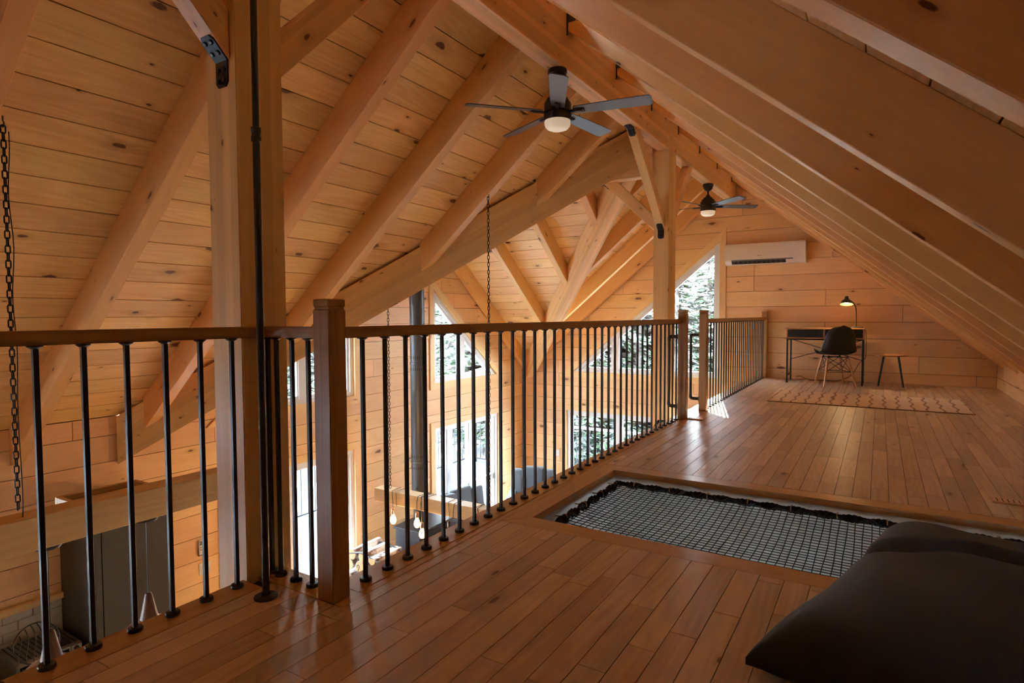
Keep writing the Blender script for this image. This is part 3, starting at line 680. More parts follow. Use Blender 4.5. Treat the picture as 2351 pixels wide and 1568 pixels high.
# ------------------------------------------------------------------ wall air conditioner
ACW = plain('ac_white', srgb(226, 218, 208), 0.22, var=.015)
GREY = plain('grey_vane', srgb(96, 92, 90), 0.5)
DARK = plain('dark_slot', srgb(24, 22, 22), 0.7)
t = empty('air_conditioner', (-1.49, YW, 1.71)); tag(t, 'white wall mounted split air conditioner above the desk', 'air conditioner')
prof = [(0, 0.318), (.17, .318), (.192, .306), (.203, .27), (.207, .16), (.203, .085), (.192, .060), (.150, .018), (.110, .004), (0, 0)]
x0, x1, z0 = -2.055, -.930, 1.714
MB().prism(prof, lambda a, b: V3((x0, YW - .001 - a, z0 + b)), V3((x1 - x0, 0, 0))).build('body', ACW, t, smooth=True)
pp = [(.19, .312), (.205, .285), (.2125, .20), (.2125, .13), (.206, .082), (.200, .083), (.200, .28), (.186, .306)]
MB().prism(pp, lambda a, b: V3((x0 + .006, YW - a, z0 + b)), V3((x1 - x0 - .012, 0, 0))).build('front_panel', ACW, t, smooth=True)
sl = MB().prism([(.196, .064), (.200, .068), (.146, .010), (.142, .012)], lambda a, b: V3((x0 + .10, YW - a, z0 + b)), V3((.76, 0, 0))).build('outlet_slot', DARK, t)
sl2 = MB().prism([(.198, .072), (.204, .076), (.190, .060), (.186, .062)], lambda a, b: V3((x0 + .10, YW - a, z0 + b - .006)), V3((.86, 0, 0))).build('vane', GREY, t)
for k in range(11): MB().prism([(.200, .064), (.203, .062), (.152, .012), (.149, .016)], lambda a, b: V3((x0 + .13 + k * .066, YW - a, z0 + b)), V3((.006, 0, 0))).build('fin', GREY, t)
def text3(s, size, m, mat, name, parent, ext=.0006):
    cu = bpy.data.curves.new(name, 'FONT'); cu.body = s; cu.size = size; cu.extrude = ext; cu.align_x = 'CENTER'; cu.align_y = 'CENTER'
    tmp = bpy.data.objects.new(name, cu); COL.objects.link(tmp); dg = bpy.context.evaluated_depsgraph_get()
    me = bpy.data.meshes.new_from_object(tmp.evaluated_get(dg)); bpy.data.objects.remove(tmp); me.materials.clear(); me.materials.append(mat)
    o = bpy.data.objects.new(name, me); COL.objects.link(o); place(o, m, parent); return o
fm = frame((x0 + .535, YW - .2132, z0 + .125), (1, 0, 0), (0, -1, 0))
MB().box(-.058, -.046, -.005, .007, 0, .0008, m=fm).build('logo_mark', GREY, t)
MB().box(-.040, .004, -.002, .002, 0, .0006, m=fm).build('logo_line', GREY, t)
text3('21', .045, frame((x0 + .93, YW - .2128, z0 + .215), (1, 0, 0), (0, -1, 0)), WHITE, 'display_digits', t)
# ------------------------------------------------------------------ net in the floor opening
ROPE = plain('black_rope', srgb(20, 20, 21), 0.85)
BRASS = plain('brass_hook', srgb(150, 120, 80), 0.35, 0.8)
NZ = -.062
nx0, nx1, ny0, ny1 = NX0 + .055, NX1 - .055, NY0 - .02, NY1 - .055
t = empty('climbing_net', ((nx0 + nx1) / 2, (ny0 + ny1) / 2, NZ)); tag(t, 'black rope net stretched over the rectangular floor opening', 'net')
def sag(x, y):
    a = (x - nx0) / (nx1 - nx0); b = (y - ny0) / (ny1 - ny0); return NZ - .030 * (4 * a * (1 - a)) ** .5 * 4 * b * (1 - b)
cs = .0335
nxs = int((nx1 - nx0) / cs); nys = int((ny1 - ny0) / cs)
for i in range(1, nxs):
    x = nx0 + (nx1 - nx0) * i / nxs
    MB().tube([(x + .002 * math.sin(i * 2.1 + k), ny0 + .004 + (ny1 - ny0 - .008) * k / 9, sag(x, ny0 + (ny1 - ny0) * k / 9)) for k in range(10)], .0021, 5, cap=False).build('net_cord', ROPE, t)
for j in range(1, nys):
    y = ny0 + (ny1 - ny0) * j / nys
    MB().tube([(nx0 + (nx1 - nx0) * k / 14, y + .002 * math.sin(j * 1.7 + k), sag(nx0 + (nx1 - nx0) * k / 14, y)) for k in range(15)], .0021, 5, cap=False).build('net_cord', ROPE, t)
# braided border rope: three strands wound round the edge
def border(P, Q, nm):
    P = V3(P); Q = V3(Q); d = (Q - P); L_ = d.length; d.normalize(); up = V3((0, 0, 1)); sd = d.cross(up)
    n = int(L_ / .0075); mb = MB()
    for s_ in range(3):
        pts = []
        for k in range(n + 1):
            a = k * .75 + s_ * 2.094; pts.append(P + d * (L_ * k / n) + up * (.010 * math.sin(a)) + sd * (.014 * math.cos(a * .5 + s_)))
        mb.tube(pts, .0085, 6, cap=False)
    mb.build(nm, ROPE, t)
border((nx0, ny0, NZ), (nx0, ny1, NZ), 'border_rope'); border((nx0, ny1, NZ), (nx1, ny1, NZ), 'border_rope'); border((nx1, ny1, NZ), (nx1, ny0, NZ), 'border_rope')
hk = []
for k in range(12): hk.append((nx0 + .10 + k * .212, ny1 + .012, (0, 1, 0), .045))
for k in range(4): hk.append((nx0 - .012, ny1 - .05 - k * .225, (-1, 0, 0), .045))
for x, y, d, L_ in hk:
    if x > NX1 - .05: continue
    d = V3(d); c = V3((x, y, NZ + .004)); sd = V3((-d.y, d.x, 0))
    pts = [c - d * .012 + V3((0, 0, 1)) * .016 * math.sin(a) + d * .016 * math.cos(a) for a in [q * math.pi / 5 for q in range(10)]]
    o = MB().tube(pts + [pts[0]], .0032, 7, cap=False).tube([c + d * .004, c + d * (L_ - .004)], .0032, 7).build('eye_hook', BRASS, t, smooth=True)

# ------------------------------------------------------------------ big black floor cushion
def fabric(name, col, rough=0.8, sheen=0.1):
    m = plain(name, col, rough, 0, bump=.25, bscale=900); m.node_tree.nodes['Principled BSDF'].inputs['Sheen Weight'].default_value = sheen; return m
CUSH = fabric('black_cover', srgb(12, 11.5, 11.5), 0.62, 0.05)
A0 = V3((-.285, 1.625, 0)); uV = V3((.30, 1.13, 0)).normalized(); uU = V3((uV.y, -uV.x, 0)); LV, LU, HH = 1.20, 1.15, .175
nu, nv = 56, 64; vs = []; fs = []
def sgn(v): return 1 if v > 0 else -1
def cush(a, b, side):
    """a,b in [0,1]"""
    x = 2 * a - 1; y = 2 * b - 1
    edge = max(0, 1 - abs(x) ** 3.6) ** .42 * max(0, 1 - abs(y) ** 3.6) ** .42
    pin = .055 * (1 - abs(x) ** 2) * abs(y) ** 6 * -sgn(y) ; pin2 = .055 * (1 - abs(y) ** 2) * abs(x) ** 6 * -sgn(x)
    u = a * LU + pin2; v = b * LV + pin
    h = HH * edge
    if side > 0:
        wr = .010 * math.sin(9 * a + 4 * b + 2 * math.sin(5 * b)) * edge + .008 * math.sin(14 * (a * .6 + b) + 3 * math.sin(3 * a)) * edge + .012 * math.exp(-((a - .28) ** 2 + (b - .62) ** 2) / .006) * edge
        crease = .63 + .05 * math.sin(2.6 * a) - .05 * a
        st = 1 / (1 + math.exp(-(b - crease) * 160)); drop = math.exp(-max(0, (crease - b)) * 26) * (1 - st)
        h = h + wr + .016 * st * min(1, edge * 1.5) - .030 * drop * min(1, edge * 1.4)
        z = .03 + max(h, 0) * 1.0 + .02
    else: z = .03 - min(.028, h * .3)
    return A0 + uU * u + uV * v + V3((0, 0, z))
for side in (1, -1):
    for j in range(nv + 1):
        for i in range(nu + 1): vs.append(cush(.5 - .5 * math.cos(math.pi * i / nu), j / nv if side < 0 else j / nv, side))
NP = (nu + 1) * (nv + 1)
for s_ in (0, 1):
    for j in range(nv):
        for i in range(nu):
            q = [s_ * NP + j * (nu + 1) + i, s_ * NP + j * (nu + 1) + i + 1, s_ * NP + (j + 1) * (nu + 1) + i + 1, s_ * NP + (j + 1) * (nu + 1) + i]
            fs.append(tuple(q) if s_ == 0 else tuple(reversed(q)))
def ed(i, j): return j * (nu + 1) + i
for i in range(nu): fs.append((ed(i + 1, 0), ed(i, 0), NP + ed(i, 0), NP + ed(i + 1, 0))); fs.append((ed(i, nv), ed(i + 1, nv), NP + ed(i + 1, nv), NP + ed(i, nv)))
for j in range(nv): fs.append((ed(0, j), ed(0, j + 1), NP + ed(0, j + 1), NP + ed(0, j))); fs.append((ed(nu, j + 1), ed(nu, j), NP + ed(nu, j), NP + ed(nu, j + 1)))
cu_ = empty('floor_cushion', A0); tag(cu_, 'large black fabric floor cushion lying over the near edge of the net', 'cushion')
o = mesh_obj('cover', vs, fs, CUSH, cu_, smooth=False)
o.data.polygons.foreach_set('use_smooth', [True] * len(o.data.polygons))
bm = bmesh.new(); bm.from_mesh(o.data); bmesh.ops.recalc_face_normals(bm, faces=bm.faces); bm.to_mesh(o.data); bm.free()
CUMESH = o

# ------------------------------------------------------------------ floor registers
REG = wood('register_wood', srgb(226, 184, 150), srgb(206, 160, 124), None, rough=.4, var=.02)
def register(x0, x1, y0, y1, label, rot=(1, 0, 0)):
    t = empty('floor_register', ((x0 + x1) / 2, (y0 + y1) / 2, 0)); tag(t, label, 'floor vent')
    MB().cbox(x0, x1, y0, y1, .0006, .011, .002).build('frame', REG, t, fr=frame(((x0 + x1) / 2, (y0 + y1) / 2, 0), rot))
    n = int((x1 - x0) / .022)
    for k in range(1, n): MB().box(x0 + k * .022 - .002, x0 + k * .022 + .002, y0 + .012, y1 - .012, .0095, .0113).build('slot', DARK, t)
register(.500, .800, 3.79, 3.87, 'pale wooden floor register at the right edge of the loft floor')
register(-1.515, -1.35, 5.440, 5.500, 'pale wooden floor register at the foot of the stair opening newel')
register(.50, .72, 9.50, 9.58, 'pale wooden floor register against the gable wall right of the stool')
register(-1.22, -1.00, 9.63, 9.70, 'pale wooden floor register against the gable wall by the left desk leg')

# ------------------------------------------------------------------ rug
def rug_mat():
    m, nt, bs, N, L = newmat('rug_weave')
    def mt(op, a, b=None):
        n = N('ShaderNodeMath'); n.operation = op
        for i, q in enumerate((a, b)):
            if q is None: continue
            if isinstance(q, (int, float)): n.inputs[i].default_value = q
            else: L(q, n.inputs[i])
        return n.outputs[0]
    tc = N('ShaderNodeTexCoord'); sp = N('ShaderNodeSeparateXYZ'); L(tc.outputs['Object'], sp.inputs[0]); x, y = sp.outputs['X'], sp.outputs['Y']
    # trellis: wavy lines in both directions, alternating phase
    col = mt('FLOOR', mt('DIVIDE', x, .122)); par_ = mt('MULTIPLY', mt('SUBTRACT', mt('PINGPONG', col, 1.0), .5), 2.0)
    wv_ = mt('MULTIPLY', mt('MULTIPLY', mt('SINE', mt('MULTIPLY', y, 2 * math.pi / .38)), .013), par_)
    fx = mt('ABSOLUTE', mt('ADD', mt('MULTIPLY', mt('SUBTRACT', mt('FRACT', mt('DIVIDE', x, .122)), .5), .122), wv_)); l1 = mt('LESS_THAN', fx, .010)
    fy = mt('FRACT', mt('DIVIDE', mt('ADD', y, mt('MULTIPLY', mt('SINE', mt('MULTIPLY', x, 2 * math.pi / .122)), .012)), .150)); l2 = mt('GREATER_THAN', mt('ABSOLUTE', mt('SUBTRACT', fy, .5)), .478)
    ln = mt('MAXIMUM', l1, mt('MULTIPLY', l2, .3))
    no = N('ShaderNodeTexNoise'); no.inputs['Scale'].default_value = 260; L(tc.outputs['Object'], no.inputs['Vector'])
    mx = N('ShaderNodeMix'); mx.data_type = 'RGBA'; mx.inputs[6].default_value = srgb(226, 196, 166); mx.inputs[7].default_value = srgb(164, 126, 96); L(ln, mx.inputs[0])
    hs = N('ShaderNodeHueSaturation'); L(mx.outputs[2], hs.inputs['Color']); L(mt('ADD', mt('MULTIPLY', no.outputs['Fac'], .4), .8), hs.inputs['Value']); L(hs.outputs[0], bs.inputs['Base Color'])
    bs.inputs['Roughness'].default_value = .95
    bp = N('ShaderNodeBump'); bp.inputs['Strength'].default_value = .5; bp.inputs['Distance'].default_value = .003; L(no.outputs['Fac'], bp.inputs['Height']); L(bp.outputs[0], bs.inputs['Normal'])
    return m
t = empty('rug', (-.13, 7.59, 0)); tag(t, 'long pale rug with brown trellis pattern on the loft floor before the desk', 'rug')
MB().cbox(-1.035, .775, 7.035, 8.145, .0008, .009, .003).build('pile', rug_mat(), t)
mb = MB()
for a_ in ((-1.043, -1.033, 7.027, 8.153), (.773, .783, 7.027, 8.153), (-1.033, .773, 7.027, 7.037), (-1.033, .773, 8.143, 8.153)): mb.cbox(*a_, .0008, .0085, .002)
mb.build('bound_edge', plain('rug_binding', srgb(150, 116, 86), .9), t)

# ------------------------------------------------------------------ desk
DESKW = wood('desk_oak', srgb(206, 150, 98), srgb(172, 116, 70), None, grain=.5, rough=.4, var=.02)
DRAW = plain('black_drawer', srgb(30, 30, 31), .5)
dx0, dx1, dy0, dy1 = -1.115, -.176, 9.13, 9.57
t = empty('writing_desk', (-.645, 9.35, 0)); tag(t, 'narrow oak desk with black drawers on a thin black steel frame', 'desk')
fx_ = (1, 0, 0)
def P4(n, x0, x1, y0, y1, z0, z1, m, c=.0015, U=(1, 0, 0)): return MB().cbox(x0, x1, y0, y1, z0, z1, c).build(n, m, t, fr=frame(((x0 + x1) / 2, (y0 + y1) / 2, (z0 + z1) / 2), U))
P4('desk_top', dx0, dx1, dy0, dy1, .749, .765, DESKW); P4('bottom_panel', dx0, dx1, dy0, dy1, .622, .637, DESKW)
P4('side_panel', dx0, dx0 + .015, dy0, dy1, .6375, .7485, DESKW, U=(0, 1, 0)); P4('side_panel', dx1 - .015, dx1, dy0, dy1, .6375, .7485, DESKW, U=(0, 1, 0)); P4('divider', -.653, -.638, dy0, dy1, .6375, .7485, DESKW, U=(0, 1, 0)); P4('back_panel', dx0 + .016, dx1 - .016, dy1 - .01, dy1 - .002, .6375, .7485, DRAW)
for a, b in ((dx0 + .018, -.656), (-.635, dx1 - .018)):
    c = (a + b) / 2; rr_ = .032
    pts = [(a, .640), (b, .640), (b, .746), (c + rr_, .746)] + [(c + rr_ * math.cos(q), .746 + 0 - rr_ * .55 * math.sin(q)) for q in [math.pi * k / 8 for k in range(1, 8)]] + [(c - rr_, .746), (a, .746)]
    mb = MB()
    for side in (0, 1):
        # split the notched front into two halves so that each face stays simple
        q = [p for p in pts if (p[0] <= c + 1e-6 if side == 0 else p[0] >= c - 1e-6)]
        q = ([(a, .640), (c, .640)] + [p for p in q if p[1] > .7]) if side == 0 else ([(c, .640), (b, .640)] + [p for p in q if p[1] > .7])
        mb.prism(q, lambda u, v: V3((u, dy0 + .004, v)), V3((0, .014, 0)))
    dr = mb.build('drawer', DRAW, t)
    MB().box(c - rr_, c + rr_, dy0 + .019, dy0 + .021, .72, .746).build('pull_recess', DARK, dr)
def bar(n, P, Q, w=.020): 
    mb = MB(); P = V3(P); Q = V3(Q); f = frame((P + Q) / 2, Q - P, (0, 1, 0) if abs((Q - P).normalized().y) < .9 else (0, 0, 1)); L_ = (Q - P).length / 2
    mb.cbox(-L_, L_, -w / 2, w / 2, -w / 2, w / 2, .0015, m=f); return mb.build(n, BLACK, t, fr=f)
lx = (dx0 + .012, dx1 - .012); ly = (dy0 + .012, dy1 - .012)
for x in lx:
    for y in ly: bar('leg', (x, y, .0008), (x, y, .6215))
    bar('frame_rail', (x, ly[0] + .0101, .611), (x, ly[1] - .0101, .611)); bar('lower_rail', (x, ly[0] + .0101, .10), (x, ly[1] - .0101, .10), .014)
for y in ly: bar('frame_rail', (lx[0] + .0101, y, .611), (lx[1] - .0101, y, .611))
for P, Q in (((lx[0] + .01, ly[1], .595), (lx[1] - .01, ly[1], .31)), ((lx[0] + .01, ly[1] - .009, .31), (lx[1] - .01, ly[1] - .009, .595))): MB().tube([P, Q], .0045, 8).build('cross_brace', BLACK, t)

# desk lamp
SHADE = plain('lamp_shade_metal', srgb(74, 66, 50), .35, .5)
SHIN = plain('shade_inner', srgb(238, 214, 150), .5)
t = empty('desk_lamp', (-.262, 9.40, .766)); tag(t, 'lit black gooseneck desk lamp on the right end of the desk', 'lamp')
MB().cbox(-.335, -.190, 9.33, 9.47, .7656, .781, .004).build('base', BLACK, t)
stem = [(-.278, 9.40, .781), (-.280, 9.40, .95), (-.282, 9.40, 1.02), (-.290, 9.392, 1.06), (-.306, 9.375, 1.098), (-.328, 9.350, 1.125), (-.352, 9.325, 1.143), (-.368, 9.306, 1.150)]
MB().tube(stem, .0075, 12).build('stem', BLACK, t, smooth=True)
ax = V3((.10, .28, .95)).normalized(); apex = V3((-.392, 9.285, 1.168)); fm = frame(apex, (1, 0, 0), ax)
sh = MB().lathe([(.024, .012), (.027, -.004), (.034, -.014), (.056, -.030), (.070, -.052), (.077, -.078), (.078, -.082)], 28, fm, cap=False).build('shade', SHADE, t, smooth=True)
MB().lathe([(.023, -.010), (.033, -.017), (.054, -.033), (.068, -.054), (.0755, -.080), (.078, -.082)], 28, fm, cap=False).build('shade_lining', SHIN, sh, smooth=True)
MB().lathe([(.020, .030), (.022, .028), (.022, -.012), (.017, -.020)], 18, fm).build('socket', BLACK, t, smooth=True)
BULB = plain('lamp_bulb', srgb(255, 225, 160), .3, emit=(1.0, .72, .36, 1), es=4)
MB().lathe([(.011, -.020), (.022, -.036), (.025, -.050), (.018, -.064), (.004, -.070)], 16, fm).build('bulb', BULB, t, smooth=True)
ld = bpy.data.lights.new('lamp_glow', 'SPOT'); lo = bpy.data.objects.new('lamp_glow', ld); COL.objects.link(lo); ld.energy = 1.6; ld.color = (1, .68, .34); ld.shadow_soft_size = .02; ld.spot_size = math.radians(150); ld.spot_blend = .6
mlo = V3(apex - ax * .075); place(lo, Matrix.Translation(mlo) @ (ax.to_track_quat('Z', 'Y').to_matrix().to_4x4()), t)
# power cord
t2 = MB().tube([(-.262, 9.475, .776), (-.20, 9.60, .775), (-.165, 9.62, .72), (-.160, 9.63, .55), (-.158, 9.62, .42), (-.165, 9.60, .34), (-.24, 9.60, .27), (-.30, 9.62, .14), (-.36, 9.60, .07), (-.44, 9.60, .03), (-.50, 9.60, .012), (-.70, 9.61, .006), (-.85, 9.61, .008), (-.93, 9.63, .03), (-.98, 9.66, .05), (-1.05, 9.69, .04)], .0035, 8).build('power_cord', BLACK, smooth=True)
tag(t2, 'thin black power cord hanging behind the desk and along the wall', 'cord')

# ------------------------------------------------------------------ shell chair
SHELL = plain('black_shell', srgb(24, 24, 25), .42)
BEECH = wood('beech', srgb(214, 160, 112), srgb(190, 132, 84), None, grain=.3, rough=.4, var=.02)
cc = V3((-.505, 9.035, 0)); rz = math.radians(24.7)
t = empty('desk_chair', cc, rz); tag(t, 'black moulded shell chair with splayed beech legs, pushed under the desk', 'chair')
mC = wm(t)
# profile in local y (front +) and z; half widths
prof = [(.235, .405, .150), (.225, .425, .185), (.19, .437, .210), (.12, .432, .228), (.03, .420, .234), (-.06, .412, .234), (-.13, .418, .232), (-.175, .445, .228), (-.198, .49, .222), (-.212, .55, .213), (-.225, .61, .202), (-.238, .67, .188), (-.250, .725, .168), (-.258, .765, .140), (-.262, .788, .095), (-.263, .795, .045)]
nW = 18; vs = []; fs = []
for k, (py, pz, hw) in enumerate(prof):
    back = max(0, min(1, (k - 5) / 4))
    for i in range(nW + 1):
        a = 2 * i / nW - 1; lift = abs(a) ** 3
        x = hw * a
        y = py + (back * .075 * lift) ; z = pz + (1 - back) * .055 * lift * min(1, k / 2 + .2) + back * (.018 * (1 - abs(a)) if k > 9 else 0)
        if k >= 6 and k <= 9: y += .02 * lift
        vs.append(mC @ V3((x, y, z)))
for k in range(len(prof) - 1):
    for i in range(nW): fs.append((k * (nW + 1) + i, k * (nW + 1) + i + 1, (k + 1) * (nW + 1) + i + 1, (k + 1) * (nW + 1) + i))
o = mesh_obj('shell', vs, fs, SHELL, t, smooth=True); o.data.polygons.foreach_set('use_smooth', [True] * len(o.data.polygons))
sm = o.modifiers.new('thick', 'SOLIDIFY'); sm.thickness = .007; sb = o.modifiers.new('smooth', 'SUBSURF'); sb.levels = 1; sb.render_levels = 1
ft = [(-.20, -.18), (.20, -.18), (.19, .19), (-.19, .19)]; tp = [(-.125, -.095), (.125, -.095), (.115, .125), (-.115, .125)]
mid = []
for (a, b), (c_, d_) in zip(ft, tp):
    P = mC @ V3((a, b, .0008)); Q = mC @ V3((c_, d_, .372)); MB().tube([P, P + (Q - P) * .5, Q], .012, 12, radii=[.0095, .0125, .0140]).build('leg', BEECH, t, smooth=True, fr=frame((P + Q) / 2, Q - P, (0, 1, 0)))
    MB().tube([Q, mC @ V3((c_ * .88, d_ * .88, .405))], .011, 10).build('leg_mount', BLACK, t, smooth=True)
    mid.append((P + (Q - P) * .52, Q, mC @ V3((c_, d_, .385))))
for i in range(4):
    j = (i + 1) % 4
    MB().tube([mid[i][0], mid[j][0]], .0035, 7).build('strut_wire', BLACK, t)
    MB().tube([mid[i][0], mid[j][2]], .0035, 7).build('strut_wire', BLACK, t); MB().tube([mid[j][0], mid[i][2]], .0035, 7).build('strut_wire', BLACK, t)
for a, b in ((0, 2), (1, 3)): MB().tube([mid[a][2], mid[b][2]], .006, 7).build('seat_strut', BLACK, t)

# ------------------------------------------------------------------ stool
t = empty('stool', (.133, 9.38, 0)); tag(t, 'small round oak stool with four black legs right of the desk', 'stool')
MB().lathe([(.175, .398), (.188, .404), (.192, .411), (.190, .417), (.184, .419)], 40, Matrix.Translation((.133, 9.38, 0))).build('seat', DESKW, t, smooth=True, fr=frame((.133, 9.38, .41)))
for sx in (-1, 1):
    for sy in (-1, 1):
        P = V3((.133 + sx * .140, 9.38 + sy * .142, .0008)); Q = V3((.133 + sx * .082, 9.38 + sy * .082, .398)); MB().tube([P, Q], .011, 12, radii=[.0095, .0125]).build('leg', BLACK, t, smooth=True)
# ------------------------------------------------------------------ outside: snow, deck, railings, conifers
def snow_mat(name, c1, c2, sc=1.5):
    m, nt, bs, N, L = newmat(name); tc = N('ShaderNodeTexCoord'); no = N('ShaderNodeTexNoise'); no.inputs['Scale'].default_value = sc; no.inputs['Detail'].default_value = 6; L(tc.outputs['Object'], no.inputs['Vector'])
    rp = N('ShaderNodeValToRGB'); rp.color_ramp.elements[0].position = .38; rp.color_ramp.elements[1].position = .6; rp.color_ramp.elements[0].color = c1; rp.color_ramp.elements[1].color = c2
    L(no.outputs['Fac'], rp.inputs[0]); L(rp.outputs[0], bs.inputs['Base Color']); bs.inputs['Roughness'].default_value = .9; return m
SNOW = snow_mat('snow', srgb(190, 196, 206), srgb(232, 236, 242), .6)
DECKM = snow_mat('snowy_deck', srgb(50, 54, 62), srgb(78, 84, 94), 1.2)
n = 40; vs = []; fs = []
for j in range(n + 1):
    for i in range(n + 1):
        x = -60 + 110 * i / n; y = -40 + 110 * j / n; vs.append((x, y, -3.35 + .25 * math.sin(x * .5 + 1.3 * math.sin(y * .3)) * math.sin(y * .43)))
for j in range(n):
    for i in range(n): fs.append((j * (n + 1) + i, j * (n + 1) + i + 1, (j + 1) * (n + 1) + i + 1, (j + 1) * (n + 1) + i))
gr = mesh_obj('ground', vs, fs, SNOW, smooth=True); tag(gr, 'snow covered forest ground outside', 'ground', kind='structure')
dk = tag(MB().box(-9.15, XA - .19, -4, 12.6, -2.86, -2.80).box(XA - .19, 2.2, YW + .19, 12.6, -2.86, -2.80).build('deck_slab', DECKM), 'snow dusted deck outside the patio doors', 'deck', kind='structure')
def deck_rail(P, Q, zt, name, label, topmat, sp=.16, tw=.03):
    P = V3(P); Q = V3(Q); d = (Q - P); L_ = d.length; d.normalize(); t = empty('deck_railing', (P + Q) / 2); tag(t, label, 'railing')
    f = frame(((P + Q) / 2).to_tuple()[:2] + (zt,), d, (0, 0, 1))
    MB().box(-L_ / 2, L_ / 2, -tw, tw, -.035, 0, m=f).build('top_rail', topmat, t, fr=f)
    f2 = frame(((P + Q) / 2).to_tuple()[:2] + (-2.70,), d, (0, 0, 1)); MB().box(-L_ / 2, L_ / 2, -.015, .015, -.02, .01, m=f2).build('bottom_rail', BLACK, t, fr=f2)
    src = None
    for k in range(int(L_ / sp)):
        c = P + d * (sp * (k + .5)); big = k % 12 == 0; r = .028 if big else .009
        m = Matrix.Translation((c.x, c.y, -2.80))
        if big: MB().box(c.x - r, c.x + r, c.y - r, c.y + r, -2.7995, zt - .036).build('post', BLACK, t)
        elif src is None: src = MB().box(-r, r, -r, r, .115, zt - .036 + 2.8, m=m).build('baluster', BLACK, t, fr=m)
        else: dup(src, m, t, 'baluster')
deck_rail((-9.0, 1.0, 0), (-9.0, 12.45, 0), -1.80, None, 'black balustrade along the deck outside the left wall windows', BLACK)
deck_rail((-8.9, 12.45, 0), (1.8, 12.45, 0), -1.62, None, 'balustrade with snowy top rail outside the low back window', snow_mat('snow_cap', srgb(225, 230, 238), srgb(240, 244, 250)), tw=.06)

def foliage_mat():
    m, nt, bs, N, L = newmat('conifer_needles'); tc = N('ShaderNodeTexCoord'); no = N('ShaderNodeTexNoise'); no.inputs['Scale'].default_value = 9; no.inputs['Detail'].default_value = 4; L(tc.outputs['Object'], no.inputs['Vector'])
    rp = N('ShaderNodeValToRGB'); el = rp.color_ramp.elements; el[0].position = .36; el[0].color = (.012, .026, .014, 1); el[1].position = .45; el[1].color = (.05, .085, .035, 1)
    for p, c in ((.50, (.07, .10, .03, 1)), (.55, (.13, .15, .12, 1)), (.60, (.30, .33, .35, 1))): e = el.new(p); e.color = c
    L(no.outputs['Fac'], rp.inputs[0]); L(rp.outputs[0], bs.inputs['Base Color']); bs.inputs['Roughness'].default_value = .8; return m
NEED = foliage_mat(); BARK = snow_mat('bark', srgb(58, 52, 48), srgb(120, 116, 114), 7)
def tree_meshes(seed, H):
    rd = random.Random(seed); mb = MB(); br = MB()
    br.tube([(0, 0, 0), (.03, 0, H * .5), (0, .02, H)], .1, 8, radii=[.020 * H, .013 * H, .004])
    z = H * .10
    while z < H * .98:
        R = (1 - z / H) ** .85 * H * .20 + .15; nb = rd.randint(6, 9)
        for b in range(nb):
            a = rd.uniform(0, 6.283); r = R * rd.uniform(.7, 1.1); zz = z + rd.uniform(-.15, .15); dr = rd.uniform(.18, .45)
            ca, sa = math.cos(a), math.sin(a)
            pt = lambda t: V3((ca * r * t, sa * r * t, zz + .12 * r * t - dr * r * t * t))
            br.add([pt(.0), pt(.95), pt(.5) + V3((0, 0, .03))], [(0, 1, 2)])
            K = max(4, int(r * 6))
            for k in range(K):
                t = (k + .6) / K; p = pt(t); 
                for sg in (-1, 1):
                    ln = (.16 + .28 * r * (1 - t)) * rd.uniform(.6, 1.15); aa = a + sg * rd.uniform(.6, 1.1)
                    tip = p + V3((math.cos(aa) * ln, math.sin(aa) * ln, -rd.uniform(.02, .35) * ln)); sd = V3((-math.sin(aa), math.cos(aa), 0)) * ln * .20; dn = V3((0, 0, -rd.uniform(.05, .25) * ln))
                    mid = (p + tip) / 2
                    mb.add([p, mid + sd + dn, tip, mid - sd + dn * .3], [(0, 1, 2, 3)])
        z += rd.uniform(.20, .34)
    a = bpy.data.meshes.new('trunk'); a.from_pydata([tuple(v) for v in br.v], [], br.f); a.materials.append(BARK)
    b = bpy.data.meshes.new('foliage'); b.from_pydata([tuple(v) for v in mb.v], [], mb.f); b.materials.append(NEED); return a, b
TV = [tree_meshes(3, 7.0), tree_meshes(5, 7.8), tree_meshes(9, 6.2)]
rd = random.Random(11); spots = []
def ok(x, y, d): return all((x - a) ** 2 + (y - b) ** 2 > d * d for a, b in spots)
tries = 0
while len(spots) < 74 and tries < 6000:
    tries += 1
    x = rd.uniform(-24, 3); y = rd.uniform(-4, 26)
    if (x > -10.6 and y < 14.3): continue
    if x > -8 and y > 20: continue
    near = (x > -16 and y < 18) or y < 18
    if ok(x, y, 1.35 if near else 2.2): spots.append((x, y))
NS = len(spots)
for k in range(26):
    x, y = -11 + (k % 13) * .92 + rd.uniform(-.3, .3), 14.9 + (k // 13) * 1.6 + rd.uniform(-.3, .3)
    spots.append((x, y))
for i, (x, y) in enumerate(spots):
    tr, fo = TV[i % 3]; t = empty('conifer', (x, y, -3.4)); s_ = rd.uniform(.85, 1.1) if i < NS else (.92 if -5.2 < x < -2.4 else rd.uniform(1.2, 1.45)); WM[t.name] = Matrix.Translation((x, y, -3.4)) @ Matrix.Rotation(rd.uniform(0, 6.28), 4, 'Z') @ Matrix.Scale(s_, 4); t.matrix_basis = WM[t.name]
    tag(t, *(('snow dusted conifer outside the back gable windows', 'tree', 'conifers beyond the back wall') if y > 13.5 else ('snow dusted conifer outside the left wall windows', 'tree', 'conifers beyond the left wall')))
    for nm_, me_ in (('trunk', tr), ('foliage', fo)):
        o = bpy.data.objects.new(nm_, me_); COL.objects.link(o); place(o, WM[t.name], t)

